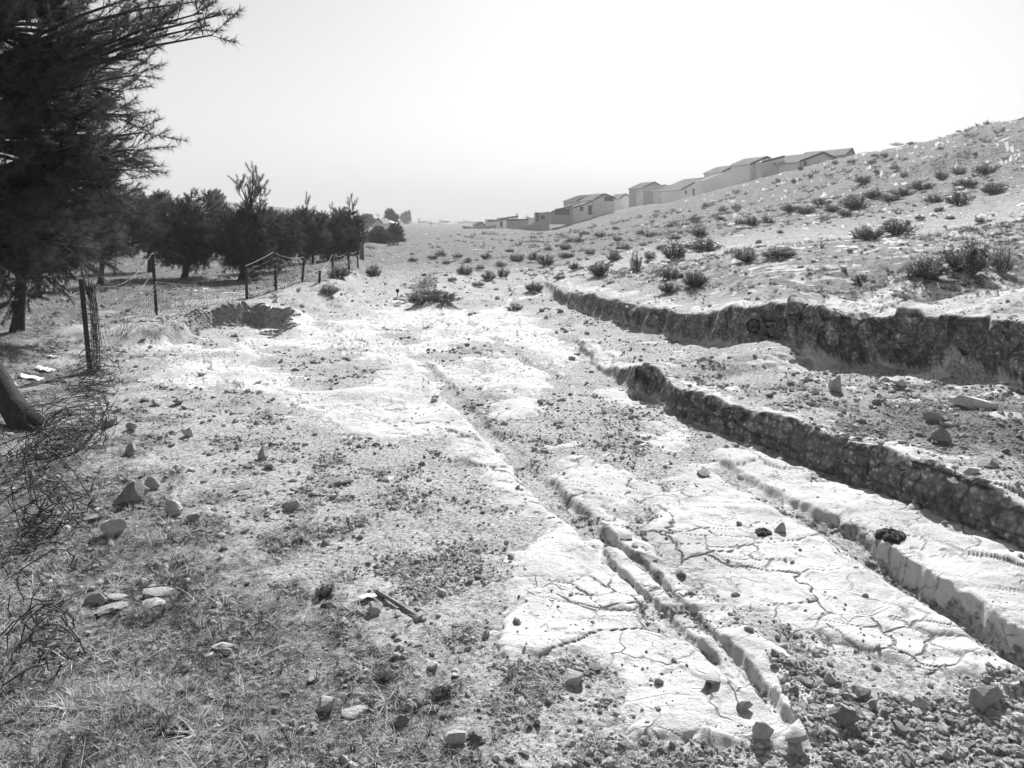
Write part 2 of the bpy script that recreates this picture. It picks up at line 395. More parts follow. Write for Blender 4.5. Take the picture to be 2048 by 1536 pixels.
def terrain(x, y, fine=True):
    """height and masks at world x, y"""
    x = np.asarray(x, np.float32); y = np.asarray(y, np.float32)
    z = base_z(x, y)
    s, face, (d1, h1, t1), (d2, h2, t2) = steps(x, y)
    z = z + s
    near = (y < 60)
    # hillside ledges
    led_face = np.zeros(x.shape, np.float32)
    for P, H, w in LEDGES:
        P = np.asarray(P)
        m = (x > P[:, 0].min() - 6) & (x < P[:, 0].max() + 6) & (y > P[:, 1].min() - 8) & (y < P[:, 1].max() + 16)
        if not m.any(): continue
        d, (h,), ad = polyline_field(x[m], y[m], P, (H,))
        d = d + fbm(x[m] * 0.5, y[m] * 0.5, 3, 61) * w * 0.8
        st = np.clip((d + w * .5) / w, 0, 1)
        q = z[m]; q = q + h * st * np.exp(-np.maximum(d, 0) / (h.max() * 5 + 0.6)); z[m] = q
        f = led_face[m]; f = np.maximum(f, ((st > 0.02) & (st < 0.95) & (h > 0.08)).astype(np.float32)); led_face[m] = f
    pit_face = np.zeros(x.shape, np.float32); gully = pit_face.copy()
    # left bank of the gully
    for P, H, w in BANKS:
        m = (y > 9) & (y < 60) & (x < 4)
        if m.any():
            d, (h,), ad = polyline_field(x[m], y[m], P, (H,))
            d = d + fbm(x[m] * 0.9, y[m] * 0.9, 3, 71) * 0.35
            q = z[m]; q = q + h * sst(-w * .2, w, d) * np.exp(-np.maximum(d - w, 0) / 2.5); z[m] = q
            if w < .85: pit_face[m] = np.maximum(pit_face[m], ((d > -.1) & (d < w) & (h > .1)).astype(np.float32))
    # bed of the gully
    m = (y > 14) & (y < 120) & (x < 6)
    if m.any():
        d, (dp, w_), ad = polyline_field(x[m], y[m], GULLY, (GULLY_D, GULLY_W))
        ad = ad + fbm(x[m] * .6, y[m] * .6, 2, 77) * 0.3
        q = z[m]; q = q - dp * (1 - sst(0.35, 1.0, ad / w_)); z[m] = q
        gully[m] = (1 - sst(0.5, 1.3, ad / w_)) * (dp > .1)
    # pit under the fence
    m = (x > -9) & (x < -2) & (y > 10) & (y < 17)
    if m.any():
        sd = poly_sd(x[m], y[m], PIT) + fbm(x[m] * 1.6, y[m] * 1.6, 4, 75) * 0.22
        k = sst(-0.02, 0.22, sd)
        q = z[m]; floor = np.minimum(q, 0.01); k = k * sst(11.9, 12.7, y[m])
        q = q + 0.20 * np.exp(-(np.maximum(-sd, 0) / 0.55) ** 2) * sst(13.0, 14.0, y[m]) * (1 + .4 * perlin(x[m] * 2.5, y[m] * 2.5, 78))
        q = q * (1 - k) + floor * k; z[m] = q
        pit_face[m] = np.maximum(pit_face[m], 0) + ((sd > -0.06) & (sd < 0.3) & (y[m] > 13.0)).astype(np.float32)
        # lump of spoil beside it
        lx, ly = G(325, 668, 12.9)
        q = z[m]; q = q + 0.22 * np.exp(-(((x[m] - lx) / 0.55) ** 2 + ((y[m] - ly) / 0.45) ** 2)) * (1 + .5 * fbm(x[m] * 3, y[m] * 3, 2, 5)); z[m] = q
    # mound with the bank at the far end of the pavement
    for (mx, my), hh, rx, ry in ((G(890, 590, 22.5), 0.2, 1.3, 2.2), (G(835, 622, 17.6), 0.10, 0.7, 0.8), (G(585, 676, 13.2), 0.17, 0.5, 0.40), (G(700, 668, 14.0), 0.14, 0.6, 0.5), (G(470, 738, 10.9), 0.12, 0.9, 0.6), (G(1040, 752, 10.2), 0.06, .5, .5)):
        q = np.exp(-(((x - mx) / rx) ** 2 + ((y - my) / ry) ** 2))
        z = z + hh * q
    # slanting buttress in front of the tall face at the right
    for (mx, my), top_, rx, ry in ((G(2035, 770, 7.75), 0.72, .62, .40), (G(1930, 760, 7.95), 0.58, .30, .30)):
        dd = np.hypot((x - mx) / rx, (y - my) / ry)
        z = np.maximum(z, 0.40 + (top_) * (1 - dd ** 1.5) * (dd < 1) - 0.3 * (dd >= 1))
    # ---------------- rock pavement and soil
    e = np.clip(0.024 * y, 0.06, 0.45)
    warpx = fbm(x * 1.6, y * 1.6, 2, 21) * 0.16; warpy = fbm(x * 1.6 + 40, y * 1.6, 2, 23) * 0.16
    rd = np.full(x.shape, -9.0, np.float32)
    m = (y < 22) & (y > 1.5) & (x > -8) & (x < 8)
    if m.any():
        rd[m] = poly_max(x[m] + warpx[m] * 0.35, y[m] + warpy[m] * 0.35, ROCKS)
    n1 = fbm(x * 2.1, y * 2.1, 4, 1)
    n2 = fbm(x * 8.0, y * 8.0, 3, 2)
    r = rd / e + 0.35 + 0.55 * n1 + 0.26 * n2
    r = np.where(rd > -5, r, -3.0)
    # the edges and lips of the scarps are bare rock
    lip1 = np.where(h1 > 0.03, 0.75 - np.abs(d1 - 0.12) / 0.16 + 0.35 * n2 + 0.8 * n1, -3) - np.where(d1 < -0.2, 2.0, 0)
    lip2 = np.where(h2 > 0.05, 0.3 - np.abs(d2 - 0.22) / 0.3 + 0.35 * n2 + 1.1 * n1, -3) - np.where(d2 < -0.15, 2.5, 0)
    r = np.maximum(r, np.maximum(lip1, lip2))
    # bare rock dome on the right above the far scarp
    bx, by = G(1930, 590, 8.9)
    r = np.maximum(r, 1.4 - np.hypot((x - bx) / 1.1, (y - by) / 0.7) + 0.7 * n1 + .5 * n2)
    far_out = np.where((y > 18), fbm(x * 0.35, y * 0.9, 3, 88) * 1.6 - 1.45 + 0.4 * n1, -3)
    r = np.maximum(r, far_out)
    big = 0.05 * fbm(x * 0.8, y * 0.8, 3, 5) * sst(2, 9, y)
    hill = sst(0.2, 1.5, d2) * np.where(h2 > 0.02, 1.0, 0.0)
    far = sst(16, 40, y)
    z = z + big
    lod = lambda lam: np.clip(lam / (0.0016 * y + 1e-3), 0, 1)
    # far relief: slanting beds and hummocks
    if far.any():
        bed = perlin(x * 0.25 + y * 0.35, y * 0.06 - x * 0.10, 31) * 0.32 + fbm(x * 0.45, y * 0.7, 3, 33) * 0.20
        amp = np.where(y < 260, 1.0, np.exp(-(np.maximum(y, 260) - 260) / 300))
        z = z + bed * sst(24, 80, y) * amp * 0.8
    z = z + fbm(x * 1.4, y * 2.0, 3, 36) * 0.05 * far
    hs = z + 0.012 * fbm(x * 5, y * 5, 3, 51) + 0.006 * perlin(x * 23, y * 23, 53)
    hs = hs + hill * (0.03 * fbm(x * 3, y * 5, 3, 55))
    top = sst(-0.5, 0.7, r)
    # beds: small ledges whose broken edges look at the viewer
    v = (y * 0.93 + x * 0.30) / 0.26 + 1.3 * perlin(x * 1.2, y * 1.2, 27) + 0.45 * perlin(x * 3.0, y * 3.0, 28)
    fr = v - np.floor(v)
    saw = sst(0.0, 0.34, fr) * (1 - fr) * 1.4
    bedm = np.clip(0.25 + 1.3 * fbm(x * 0.9, y * 0.9, 2, 8), 0, 1) * sst(0.1, 0.35, x / np.maximum(y, 1) + 0.05 * n1 + 0.05)
    bedm = np.maximum(bedm, np.clip(fbm(x * 1.1, y * 1.1, 2, 9) - 0.1, 0, 1) * 0.7)
    hr = z - 0.020 + 0.036 * top + 0.007 * n1 + 0.0015 * n2 + 0.026 * bedm * 0.8 * saw * np.clip(y / 6, .6, 1.6)
    crack = np.zeros(x.shape, np.float32)
    m = (r > -1.2) & (y < 20)
    if m.any():
        xm, ym = x[m], y[m]
        wx = xm + warpx[m] * 0.9 + 0.05 * n2[m]; wy = ym + warpy[m] * 0.9
        f1, f2, cid, tl = worley(wx * 1.5 + wy * 0.5, wy * 2.6 - wx * 0.7, 1, True)
        c1 = 1 - sst(0.010, 0.038, f2 - f1)
        g1, g2, cid2, tl2 = worley(wx * 4.2 + 3, wy * 6.3 + 1.5 * wx, 2, True)
        c2 = (1 - sst(0.02, 0.08, g2 - g1)) * np.clip(0.2 + 1.6 * fbm(xm * 1.3, ym * 1.3, 2, 14), 0, 1)
        hc = np.clip(0.55 + 1.3 * fbm(xm * .9, ym * .9, 2, 15), 0, 1)
        q = hr[m]
        eb1 = sst(0.0, 0.13, f2 - f1); eb2 = sst(0.0, 0.22, g2 - g1)
        q = q + eb1 * ((cid - 0.3) * 0.014 + tl * 0.028) + eb2 * ((cid2 - 0.3) * 0.005 + tl2 * 0.011) - 0.007 * c1 * hc - 0.004 * c2
        q = q + 0.0016 * perlin(xm * 25, ym * 25, 17) + 0.0009 * perlin(xm * 61, ym * 61, 18)
        hr[m] = q
        crack[m] = np.maximum(c1 * hc, c2 * 0.8)
    # ruts cut into the rock
    rutm = np.zeros(x.shape, np.float32)
    m = (y < 14) & (y > 2) & (x > -3) & (x < 5)
    if m.any():
        xm, ym = x[m] + 0.004 * n2[m] + 0.016 * n1[m], y[m]
        q = hr[m]; q2 = hs[m]
        d, (dp,), ad = polyline_field(xm, ym, RUT_R, (RUT_R_D,))
        d = d + 0.022 * perlin(xm * 5.5, ym * 5.5, 84) + 0.012 * perlin(xm * 14, ym * 14, 85)
        dp = dp * np.clip(0.85 + 0.5 * perlin(xm * 1.5, ym * 1.5, 86), 0.5, 1.15)
        prof = sst(-0.28, -0.05, d) * (1 - sst(0.0, 0.05, d))           # gentle on its left, steep wall on its right
        prof = np.maximum(prof * 1.0, 0)
        q = q - dp * prof + dp * 0.15 * sst(0.0, 0.04, d) * np.exp(-np.maximum(d, 0) / 0.25) * (d > -0.01)
        q2 = q2 - dp * prof * 0.9
        rr = prof * (dp > 0.02)
        for R_, wid, dep in ((RUT_A, 0.026, 0.040), (RUT_B, 0.032, 0.052), (RUT_C, 0.07, 0.06), (RUT_D, 0.11, 0.07)):
            d, _, ad = polyline_field(xm, ym, R_, ())
            wv_ = wid * (1 + 0.35 * perlin(xm * 4.0, ym * 4.0, 81))
            pr = (1 - sst(wv_ * .6, wv_ * 1.3, ad + 0.010 * perlin(xm * 16, ym * 16, 82))) * np.clip(0.95 + 0.4 * perlin(xm * 1.7, ym * 1.7, 83), 0.65, 1.1)
            q = q - dep * pr
            q2 = q2 - dep * pr * 0.55
            if R_ is RUT_D:                                   # raised kerb to the left of this rut
                q = q + 0.015 * np.exp(-((-d - 0.16) / 0.08) ** 2) * (d < 0)
            rr = np.maximum(rr, pr)
        hr[m] = q; hs[m] = q2; rutm[m] = rr
    hs = hs - 0.004
    z2 = np.maximum(hr, hs)
    rock = np.clip((hr - hs) / 0.030 + 0.5, 0, 1)
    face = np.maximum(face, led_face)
    gr = np.full(x.shape, -9.0, np.float32)
    m = y < 60
    if m.any():
        gr[m] = poly_max(x[m], y[m], GRASS_AND_SHADE, 2.0)
    grass = sst(-0.9, 0.8, gr / np.clip(0.12 * y, 0.3, 1.5) + 0.9 * n1 + 0.5 * n2)
    return dict(z=z2, rock=rock, face=face, crack=crack, grass=grass, hill=hill, pit=pit_face, gully=gully, far=far, n1=n1, r=r)

# tessellation: columns fan out from the standpoint, rows follow the profile so that steep faces get their share
NC, NR = 970, 710
UMAX = 0.76
ucol = np.linspace(-UMAX, UMAX, NC)
uc = np.linspace(-UMAX, UMAX, 266)
Yd = np.exp(np.concatenate([np.linspace(np.log(1.6), np.log(40), 1500), np.linspace(np.log(40), np.log(4200), 260)[1:]]))
UU, YY = np.meshgrid(uc, Yd, indexing='ij')
XX = UU * YY
zz = (base_z(XX.astype(np.float32), YY.astype(np.float32)) + steps(XX.astype(np.float32), YY.astype(np.float32), 0.0)[0]).astype(np.float64)
_dr, (_dp,), _ = polyline_field(XX.astype(np.float32), YY.astype(np.float32), RUT_R, (RUT_R_D,))
zz = zz + _dp * 1.3 * sst(-0.02, 0.06, _dr) * (YY < 9) * (YY > 3)
el = (zz - CAMZ) / YY
dl = np.diff(np.log(YY), axis=1); de = np.diff(el, axis=1); dzr = np.diff(zz, axis=1) / YY[:, 1:]
wgt = np.sqrt((de * 1.0) ** 2 + (0.10 * dl) ** 2 + (0.5 * dzr) ** 2)
wgt *= np.where(YY[:, 1:] > 300, 0.3, np.where(YY[:, 1:] > 24, 0.5, 1.0)) * np.where(YY[:, 1:] < 2.6, 0.35, 1.0)
cum = np.concatenate([np.zeros((len(uc), 1)), np.cumsum(wgt, 1)], 1)
ker = np.ones(5) / 5
rows = np.empty((len(uc), NR))
tq = np.linspace(0, 1, NR)
for i in range(len(uc)):
    rows[i] = np.interp(tq * cum[i, -1], cum[i], Yd)
_k = np.exp(-0.5 * (np.arange(-9, 10) / 3.5) ** 2); _k /= _k.sum()
_rp = np.concatenate([np.repeat(rows[:1], 9, 0), rows, np.repeat(rows[-1:], 9, 0)])
rows = sum(_k[q] * _rp[q:q + len(uc)] for q in range(19))
Yg = np.empty((NC, NR))
for j in range(NR):
    Yg[:, j] = np.interp(ucol, uc, rows[:, j])
Xg = ucol[:, None] * Yg
T = terrain(Xg, Yg)
VX, VY, VZ = Xg.astype(np.float32), Yg.astype(np.float32), T['z'].astype(np.float32)
def soften(A, n=1):
    for _ in range(n):
        B_ = A.copy(); B_[1:-1] = 0.25 * A[:-2] + 0.5 * A[1:-1] + 0.25 * A[2:]; A = B_
        B_ = A.copy(); B_[:, 1:-1] = 0.25 * A[:, :-2] + 0.5 * A[:, 1:-1] + 0.25 * A[:, 2:]; A = B_
    return A
VZ = 0.4 * VZ + 0.6 * soften(VZ, 1)
# push the steep faces in and out so that they are rough in every direction
gx = np.gradient(VZ, axis=0); px_ = np.gradient(VX, axis=0); gy_ = np.gradient(VZ, axis=1); py_ = np.gradient(VY, axis=1)
sl = np.abs(gy_) / (np.abs(py_) + 1e-4)
steep = sst(0.8, 2.0, sl) * (VY < 20) * sst(0.15, 0.5, T['face'])
ks = np.ones(3) / 3
n3 = fbm(VX * 2.0 + VY * 1.5, VZ * 6.0, 3, 91) * 0.035 + perlin(VX * 9 + VY * 6, VZ * 15, 95) * 0.014 + perlin(VX * 26 + VY * 15, VZ * 36, 97) * 0.006
f1, f2, cid = worley(VX * 1.5 + VY * 1.0 + 0.5 * fbm(VX * 3, VZ * 5, 2, 7), VZ * 2.4 + VX * .7 + 0.3 * fbm(VX * 2, VZ * 3, 2, 9), 5)
g1, g2, cid2 = worley(VX * 8 + VY * 5, VZ * 10, 6)
fcr = (1 - sst(0.01, 0.06, f2 - f1))
n3 = n3 + (cid - .5) * 0.15 + (cid2 - .5) * 0.065 - 0.07 * fcr
T['crack'] = np.maximum(T['crack'], steep * np.maximum(fcr, .6 * (1 - sst(.03, .12, g2 - g1))))
n3 = soften(steep * n3, 1)
VY = VY - n3
VX = VX + n3 * 0.5
idx = np.arange(NC * NR).reshape(NC, NR)
quads = np.stack([idx[:-1, :-1], idx[1:, :-1], idx[1:, 1:], idx[:-1, 1:]], -1).reshape(-1, 4)
# split every quad along its flatter diagonal so that ridges and lips stay clean
_zf = VZ.ravel()
_ac = np.abs(_zf[quads[:, 0]] - _zf[quads[:, 2]]) <= np.abs(_zf[quads[:, 1]] - _zf[quads[:, 3]])
_t1 = np.where(_ac[:, None], quads[:, [0, 1, 2]], quads[:, [0, 1, 3]])
_t2 = np.where(_ac[:, None], quads[:, [0, 2, 3]], quads[:, [1, 2, 3]])
tris = np.stack([_t1, _t2], 1).reshape(-1, 3)
gme = mesh_np('ground', np.stack([VX, VY, VZ], -1).reshape(-1, 3), tris, True)
def fattr(me, name, arr):
    a = me.attributes.new(name, 'FLOAT', 'POINT')
    a.data.foreach_set('value', np.ascontiguousarray(arr, np.float32).ravel())
for k in ('rock', 'crack', 'grass', 'hill', 'far'):
    fattr(gme, k, T[k])
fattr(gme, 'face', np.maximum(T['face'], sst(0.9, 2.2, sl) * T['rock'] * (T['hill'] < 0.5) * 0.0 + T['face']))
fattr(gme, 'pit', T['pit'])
GP = np.stack([VX, VY, VZ], -1).reshape(-1, 3)
GV = {k: T[k].ravel() for k in T}
GU = np.repeat(ucol, NR)
GPX = CX + F * GP[:, 0] / GP[:, 1]
GPY = HY + F * (CAMZ - GP[:, 2]) / GP[:, 1]
GSL = sl.ravel()
# visibility along each column (a vertex is hidden when something nearer stands higher in the picture)
_el = ((VZ - CAMZ) / np.maximum(VY, .5))
_cm = np.maximum.accumulate(_el, axis=1)
GVIS = (_el >= _cm - 0.0025).ravel()

_hc = {}
def zat(x, y):
    return float(terrain(np.array([x]), np.array([y]))['z'][0])
def zats(x, y):
    return terrain(np.asarray(x), np.asarray(y))['z']
_LY = np.exp(np.linspace(np.log(2.0), np.log(400), 700))
def hits(pxs):
    """ground points seen at picture positions"""
    pxs = np.asarray(pxs, float)
    u = (pxs[:, 0] - CX) / F; v = (HY - pxs[:, 1]) / F
    X = u[:, None] * _LY[None]; Z = CAMZ + v[:, None] * _LY[None]
    H = terrain(X, np.broadcast_to(_LY[None], X.shape).copy())['z']
    below = Z < H
    k = np.where(below.any(1), below.argmax(1), len(_LY) - 1)
    k = np.maximum(k, 1)
    r = np.arange(len(pxs))
    a = (Z - H)[r, k - 1]; b = (Z - H)[r, k]
    t = np.clip(a / (a - b + 1e-9), 0, 1)
    Y = _LY[k - 1] + t * (_LY[k] - _LY[k - 1])
    return np.stack([u * Y, Y, CAMZ + v * Y], 1)
def hit(px, py):
    return hits([(px, py)])[0]

# ------------------------------------------------------------------ materials (the photograph is black and white: all greys)
class NT:
    def __init__(s, name):
        s.m = bpy.data.materials.new(name)
        s.m.use_nodes = True
        s.t = s.m.node_tree
        s.t.nodes.clear()
        s.out = s.t.nodes.new('ShaderNodeOutputMaterial')
        s.tc = None
    def n(s, ty, **kw):
        nd = s.t.nodes.new(ty)
        for k, v in kw.items():
            if k.startswith('i_'):
                key = k[2:]
                nd.inputs[int(key) if key.isdigit() else key.replace('_', ' ')].default_value = v
            else:
                setattr(nd, k, v)
        return nd
    def l(s, a, b):
        s.t.links.new(a, b)
    def pos(s):
        if s.tc is None:
            s.tc = s.n('ShaderNodeNewGeometry').outputs['Position']
        return s.tc
    def objc(s):
        return s.n('ShaderNodeTexCoord').outputs['Object']
    def noise(s, scale, detail=4, rough=0.6, vec=None, dist=0.0):
        nd = s.n('ShaderNodeTexNoise')
        nd.inputs['Scale'].default_value = scale
        nd.inputs['Detail'].default_value = detail
        nd.inputs['Roughness'].default_value = rough
        nd.inputs['Distortion'].default_value = dist
        s.l(vec if vec is not None else s.pos(), nd.inputs['Vector'])
        return nd.outputs[0]
    def voro(s, scale, feature='F1', vec=None, out=0):
        nd = s.n('ShaderNodeTexVoronoi')
        nd.feature = feature
        nd.inputs['Scale'].default_value = scale
        s.l(vec if vec is not None else s.pos(), nd.inputs['Vector'])
        return nd.outputs[out]
    def ramp(s, x, stops):
        nd = s.n('ShaderNodeValToRGB')
        cr = nd.color_ramp
        while len(cr.elements) < len(stops):
            cr.elements.new(0.5)
        for e, (p, v) in zip(cr.elements, stops):
            e.position = p
            e.color = (v, v, v, 1)
        s.l(x, nd.inputs[0])
        return nd.outputs[0]
    def math(s, op, a, b=None, clamp=False):
        nd = s.n('ShaderNodeMath', operation=op)
        nd.use_clamp = clamp
        for i, v in enumerate((a, b)):
            if v is None: continue
            if isinstance(v, (int, float)): nd.inputs[i].default_value = v
            else: s.l(v, nd.inputs[i])
        return nd.outputs[0]
    def mix(s, fac, a, b):
        nd = s.n('ShaderNodeMix', data_type='FLOAT')
        for sock, v in ((nd.inputs[0], fac), (nd.inputs[2], a), (nd.inputs[3], b)):
            if isinstance(v, (int, float)): sock.default_value = v
            else: s.l(v, sock)
        return nd.outputs[0]
    def attr(s, name):
        return s.n('ShaderNodeAttribute', attribute_name=name).outputs['Fac']
    def bsdf(s, col, rough=0.9, bump=None, bstr=0.5, bdist=0.02, spec=0.2):
        b = s.n('ShaderNodeBsdfPrincipled')
        b.inputs['Roughness'].default_value = rough
        b.inputs['Specular IOR Level'].default_value = spec
        if isinstance(col, (int, float)):
            b.inputs['Base Color'].default_value = (col, col, col, 1)
        else:
            s.l(col, b.inputs['Base Color'])
        if bump is not None:
            bp = s.n('ShaderNodeBump')
            bp.inputs['Strength'].default_value = bstr
            bp.inputs['Distance'].default_value = bdist
            s.l(bump, bp.inputs['Height'])
            s.l(bp.outputs[0], b.inputs['Normal'])
        s.l(b.outputs[0], s.out.inputs['Surface'])
        return b

def m_ground():
    t = NT('ground_limestone_and_soil')
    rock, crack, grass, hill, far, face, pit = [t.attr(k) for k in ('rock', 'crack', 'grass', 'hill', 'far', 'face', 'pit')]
    rock = t.math('ADD', rock, t.math('MULTIPLY', t.math('SUBTRACT', t.noise(26, 4, 0.75), 0.5), 0.8))
    rock = t.math('ADD', rock, t.math('MULTIPLY', t.math('SUBTRACT', t.noise(5.5, 3, 0.6), 0.5), 0.9))
    rock = t.ramp(rock, [(0.44, 0.0), (0.62, 1.0)])
    # soil
    a = t.noise(2.3, 3, 0.65)
    b = t.noise(38, 4, 0.7)
    soil = t.ramp(a, [(0.3, 0.40), (0.7, 0.52)])
    soil = t.math('MULTIPLY', soil, t.ramp(b, [(0.36, 0.34), (0.50, 0.92), (0.62, 1.22)]))  # soil speckle, its contrast raised to paint tiny shadows among the grains
    # dry grass ground; under the pines it also paints in their shade
    g = t.noise(42, 4, 0.85)
    gcol = t.ramp(g, [(0.42, 0.025), (0.5, 0.10), (0.60, 0.38)])
    soil = t.mix(t.math('MULTIPLY', grass, 0.85), soil, gcol)
    # hillside soil: speckled with tiny scrub and stones
    hsp = t.noise(3.6, 5, 0.85)
    hcol = t.ramp(hsp, [(0.40, 0.05), (0.49, 0.18), (0.61, 0.33)])
    soil = t.mix(t.math('MULTIPLY', t.math('MAXIMUM', t.math('MULTIPLY', hill, 0.75), far), t.math('SUBTRACT', 1.0, t.math('MULTIPLY', grass, 0.8))), soil, hcol)
    # limestone
    ra = t.noise(1.7, 3, 0.6)
    rb = t.noise(17, 4, 0.7)
    rcol = t.ramp(ra, [(0.30, 0.42), (0.62, 0.55)])
    rcol = t.math('MULTIPLY', rcol, t.ramp(rb, [(0.30, 0.45), (0.46, 0.98), (0.8, 1.06)]))
    # hairline cracks
    wv = t.n('ShaderNodeVectorMath', operation='ADD')
    t.l(t.pos(), wv.inputs[0])
    wn_ = t.n('ShaderNodeTexNoise'); wn_.inputs['Scale'].default_value = 5.0; wn_.inputs['Detail'].default_value = 2.0
    t.l(t.pos(), wn_.inputs['Vector'])
    sc_ = t.n('ShaderNodeVectorMath', operation='SCALE'); sc_.inputs['Scale'].default_value = 0.22
    t.l(wn_.outputs['Color'], sc_.inputs[0]); t.l(sc_.outputs[0], wv.inputs[1])
    ck = t.ramp(t.voro(3.4, 'DISTANCE_TO_EDGE', wv.outputs[0]), [(0.004, 1.0), (0.020, 0.0)])
    ck = t.math('MULTIPLY', ck, t.ramp(t.noise(4.1, 2, 0.5), [(0.50, 0.0), (0.66, 0.7)]))
    crack = t.math('MAXIMUM', crack, ck)
    rcol = t.mix(t.math('MULTIPLY', crack, 0.85), rcol, 0.09)
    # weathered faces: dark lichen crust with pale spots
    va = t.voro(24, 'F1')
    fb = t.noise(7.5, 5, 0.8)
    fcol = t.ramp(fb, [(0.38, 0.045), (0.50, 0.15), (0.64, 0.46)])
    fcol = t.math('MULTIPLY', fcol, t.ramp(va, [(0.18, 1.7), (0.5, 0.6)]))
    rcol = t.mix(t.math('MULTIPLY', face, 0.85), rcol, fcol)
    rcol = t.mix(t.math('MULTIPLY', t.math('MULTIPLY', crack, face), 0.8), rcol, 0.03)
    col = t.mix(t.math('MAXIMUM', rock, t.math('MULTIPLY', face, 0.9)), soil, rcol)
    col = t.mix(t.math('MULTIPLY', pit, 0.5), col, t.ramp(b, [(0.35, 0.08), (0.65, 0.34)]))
    # fine relief
    h1 = t.math('MULTIPLY', t.noise(48, 4, 0.8), 0.75)
    hb = t.math('ADD', h1, t.math('MULTIPLY', t.math('MULTIPLY', t.noise(2.6, 4, 0.8), 9.0), far))
    hb = t.math('MULTIPLY', hb, t.mix(rock, 1.0, 0.40))
    hb = t.math('MULTIPLY', hb, t.mix(t.math('MULTIPLY', grass, t.math('SUBTRACT', 1.0, rock)), 1.0, 1.8))
    hb = t.math('SUBTRACT', hb, t.math('MULTIPLY', crack, t.math('MULTIPLY', rock, 0.35)))
    t.bsdf(col, 0.95, hb, 1.0, 0.042, 0.12)
    return t.m

def m_simple(name, lo, hi, scale=8, rough=0.9, bump=0.4, bscale=30, bdist=0.01, obj=True, spec=0.2):
    t = NT(name)
    vec = t.objc() if obj else t.pos()
    n1 = t.noise(scale, 5, 0.65, vec)
    col = t.ramp(n1, [(0.3, lo), (0.7, hi)])
    t.bsdf(col, rough, t.noise(bscale, 5, 0.7, vec), bump, bdist, spec)
    return t.m

def m_stone():
    t = NT('loose_limestone')
    inf = t.n('ShaderNodeObjectInfo')
    base = t.ramp(inf.outputs['Random'], [(0.0, 0.22), (0.5, 0.38), (1.0, 0.60)])
    vec = t.objc()
    col = t.math('MULTIPLY', base, t.ramp(t.noise(3, 5, 0.65, vec), [(0.3, 0.75), (0.7, 1.15)]))
    t.bsdf(col, 0.92, t.noise(9, 6, 0.7, vec), 0.6, 0.06, 0.15)
    return t.m

def m_leaf(name, lo, hi, trans=0.35, rnd=False):
    t = NT(name)
    inf = t.n('ShaderNodeObjectInfo')
    n1 = t.math('ADD', t.math('MULTIPLY', t.noise(2.6, 3, 0.6), 0.6), t.math('MULTIPLY', inf.outputs['Random'], 0.4)) if rnd else t.noise(2.6, 3, 0.6)
    col = t.ramp(n1, [(0.40, lo), (0.60, hi)] if rnd else [(0.32, lo), (0.68, hi)])
    d = t.n('ShaderNodeBsdfDiffuse')
    tr = t.n('ShaderNodeBsdfTranslucent')
    t.l(col, d.inputs['Color']); t.l(col, tr.inputs['Color'])
    mx = t.n('ShaderNodeMixShader')
    mx.inputs[0].default_value = trans
    t.l(d.outputs[0], mx.inputs[1]); t.l(tr.outputs[0], mx.inputs[2])
    t.l(mx.outputs[0], t.out.inputs['Surface'])
    return t.m

M = {
    'ground': m_ground(),
    'stone': m_stone(),
    'needle': m_leaf('pine_needles', 0.035, 0.12, 0.35),
    'bark': m_simple('pine_bark', 0.02, 0.06, 14, 0.95, 0.8, 40, 0.02),
    'shrub': m_leaf('phrygana_leaves', 0.09, 0.24, 0.4),
    'twig': m_simple('twigs', 0.07, 0.14, 20),
    'grass': m_leaf('dry_grass', 0.06, 0.55, 0.3, True),
    'iron': m_simple('rusted_iron', 0.015, 0.05, 30, 0.7, 0.3, 60, 0.003, True, 0.3),
    'wire': m_simple('rusted_wire', 0.02, 0.06, 30, 0.7, 0.2, 60, 0.001, True, 0.3),
    'plaster': m_simple('white_plaster', 0.84, 0.90, 0.7, 0.9, 0.25, 6, 0.03),
    'plaster_old': m_simple('stained_plaster', 0.55, 0.82, 0.9, 0.95, 0.4, 5, 0.04),
    'masonry': m_simple('rubble_masonry', 0.28, 0.5, 2.0, 0.95, 0.6, 4, 0.08),
    'drywall': m_simple('stone_wall', 0.20, 0.42, 3.0, 0.95, 0.8, 5, 0.10),
    'tile': m_simple('roof_tiles', 0.24, 0.38, 1.5, 0.9, 0.6, 6, 0.06),
    'tin': m_simple('sheet_roof', 0.32, 0.5, 1.0, 0.7, 0.2, 5, 0.02),
    'dark': m_simple('dark_opening', 0.012, 0.03, 4),
    'door': m_simple('dark_wood', 0.03, 0.08, 4),
    'wood': m_simple('weathered_wood', 0.10, 0.24, 12, 0.9, 0.5, 40, 0.01),
    'paper': m_simple('paper', 0.70, 0.82, 3, 0.8, 0.2, 12, 0.01),
    'cloth': m_simple('cloth', 0.55, 0.7, 5, 0.9, 0.3, 20, 0.01),
    'dung': m_simple('dry_dung', 0.015, 0.06, 20, 0.9, 0.8, 40, 0.01),
    'paint': m_simple('black_paint', 0.015, 0.035, 30, 0.8),
    'skin': m_simple('skin', 0.25, 0.32, 6),
    'darkcloth': m_simple('dark_clothing', 0.03, 0.07, 10),
    'farhill': m_simple('far_hill', 0.22, 0.34, 0.01, 0.95, 0.0, 1, 0.01),
}

# ------------------------------------------------------------------ the setting
ground = link('ground', gme, M['ground'])
tag(ground, kind='structure')
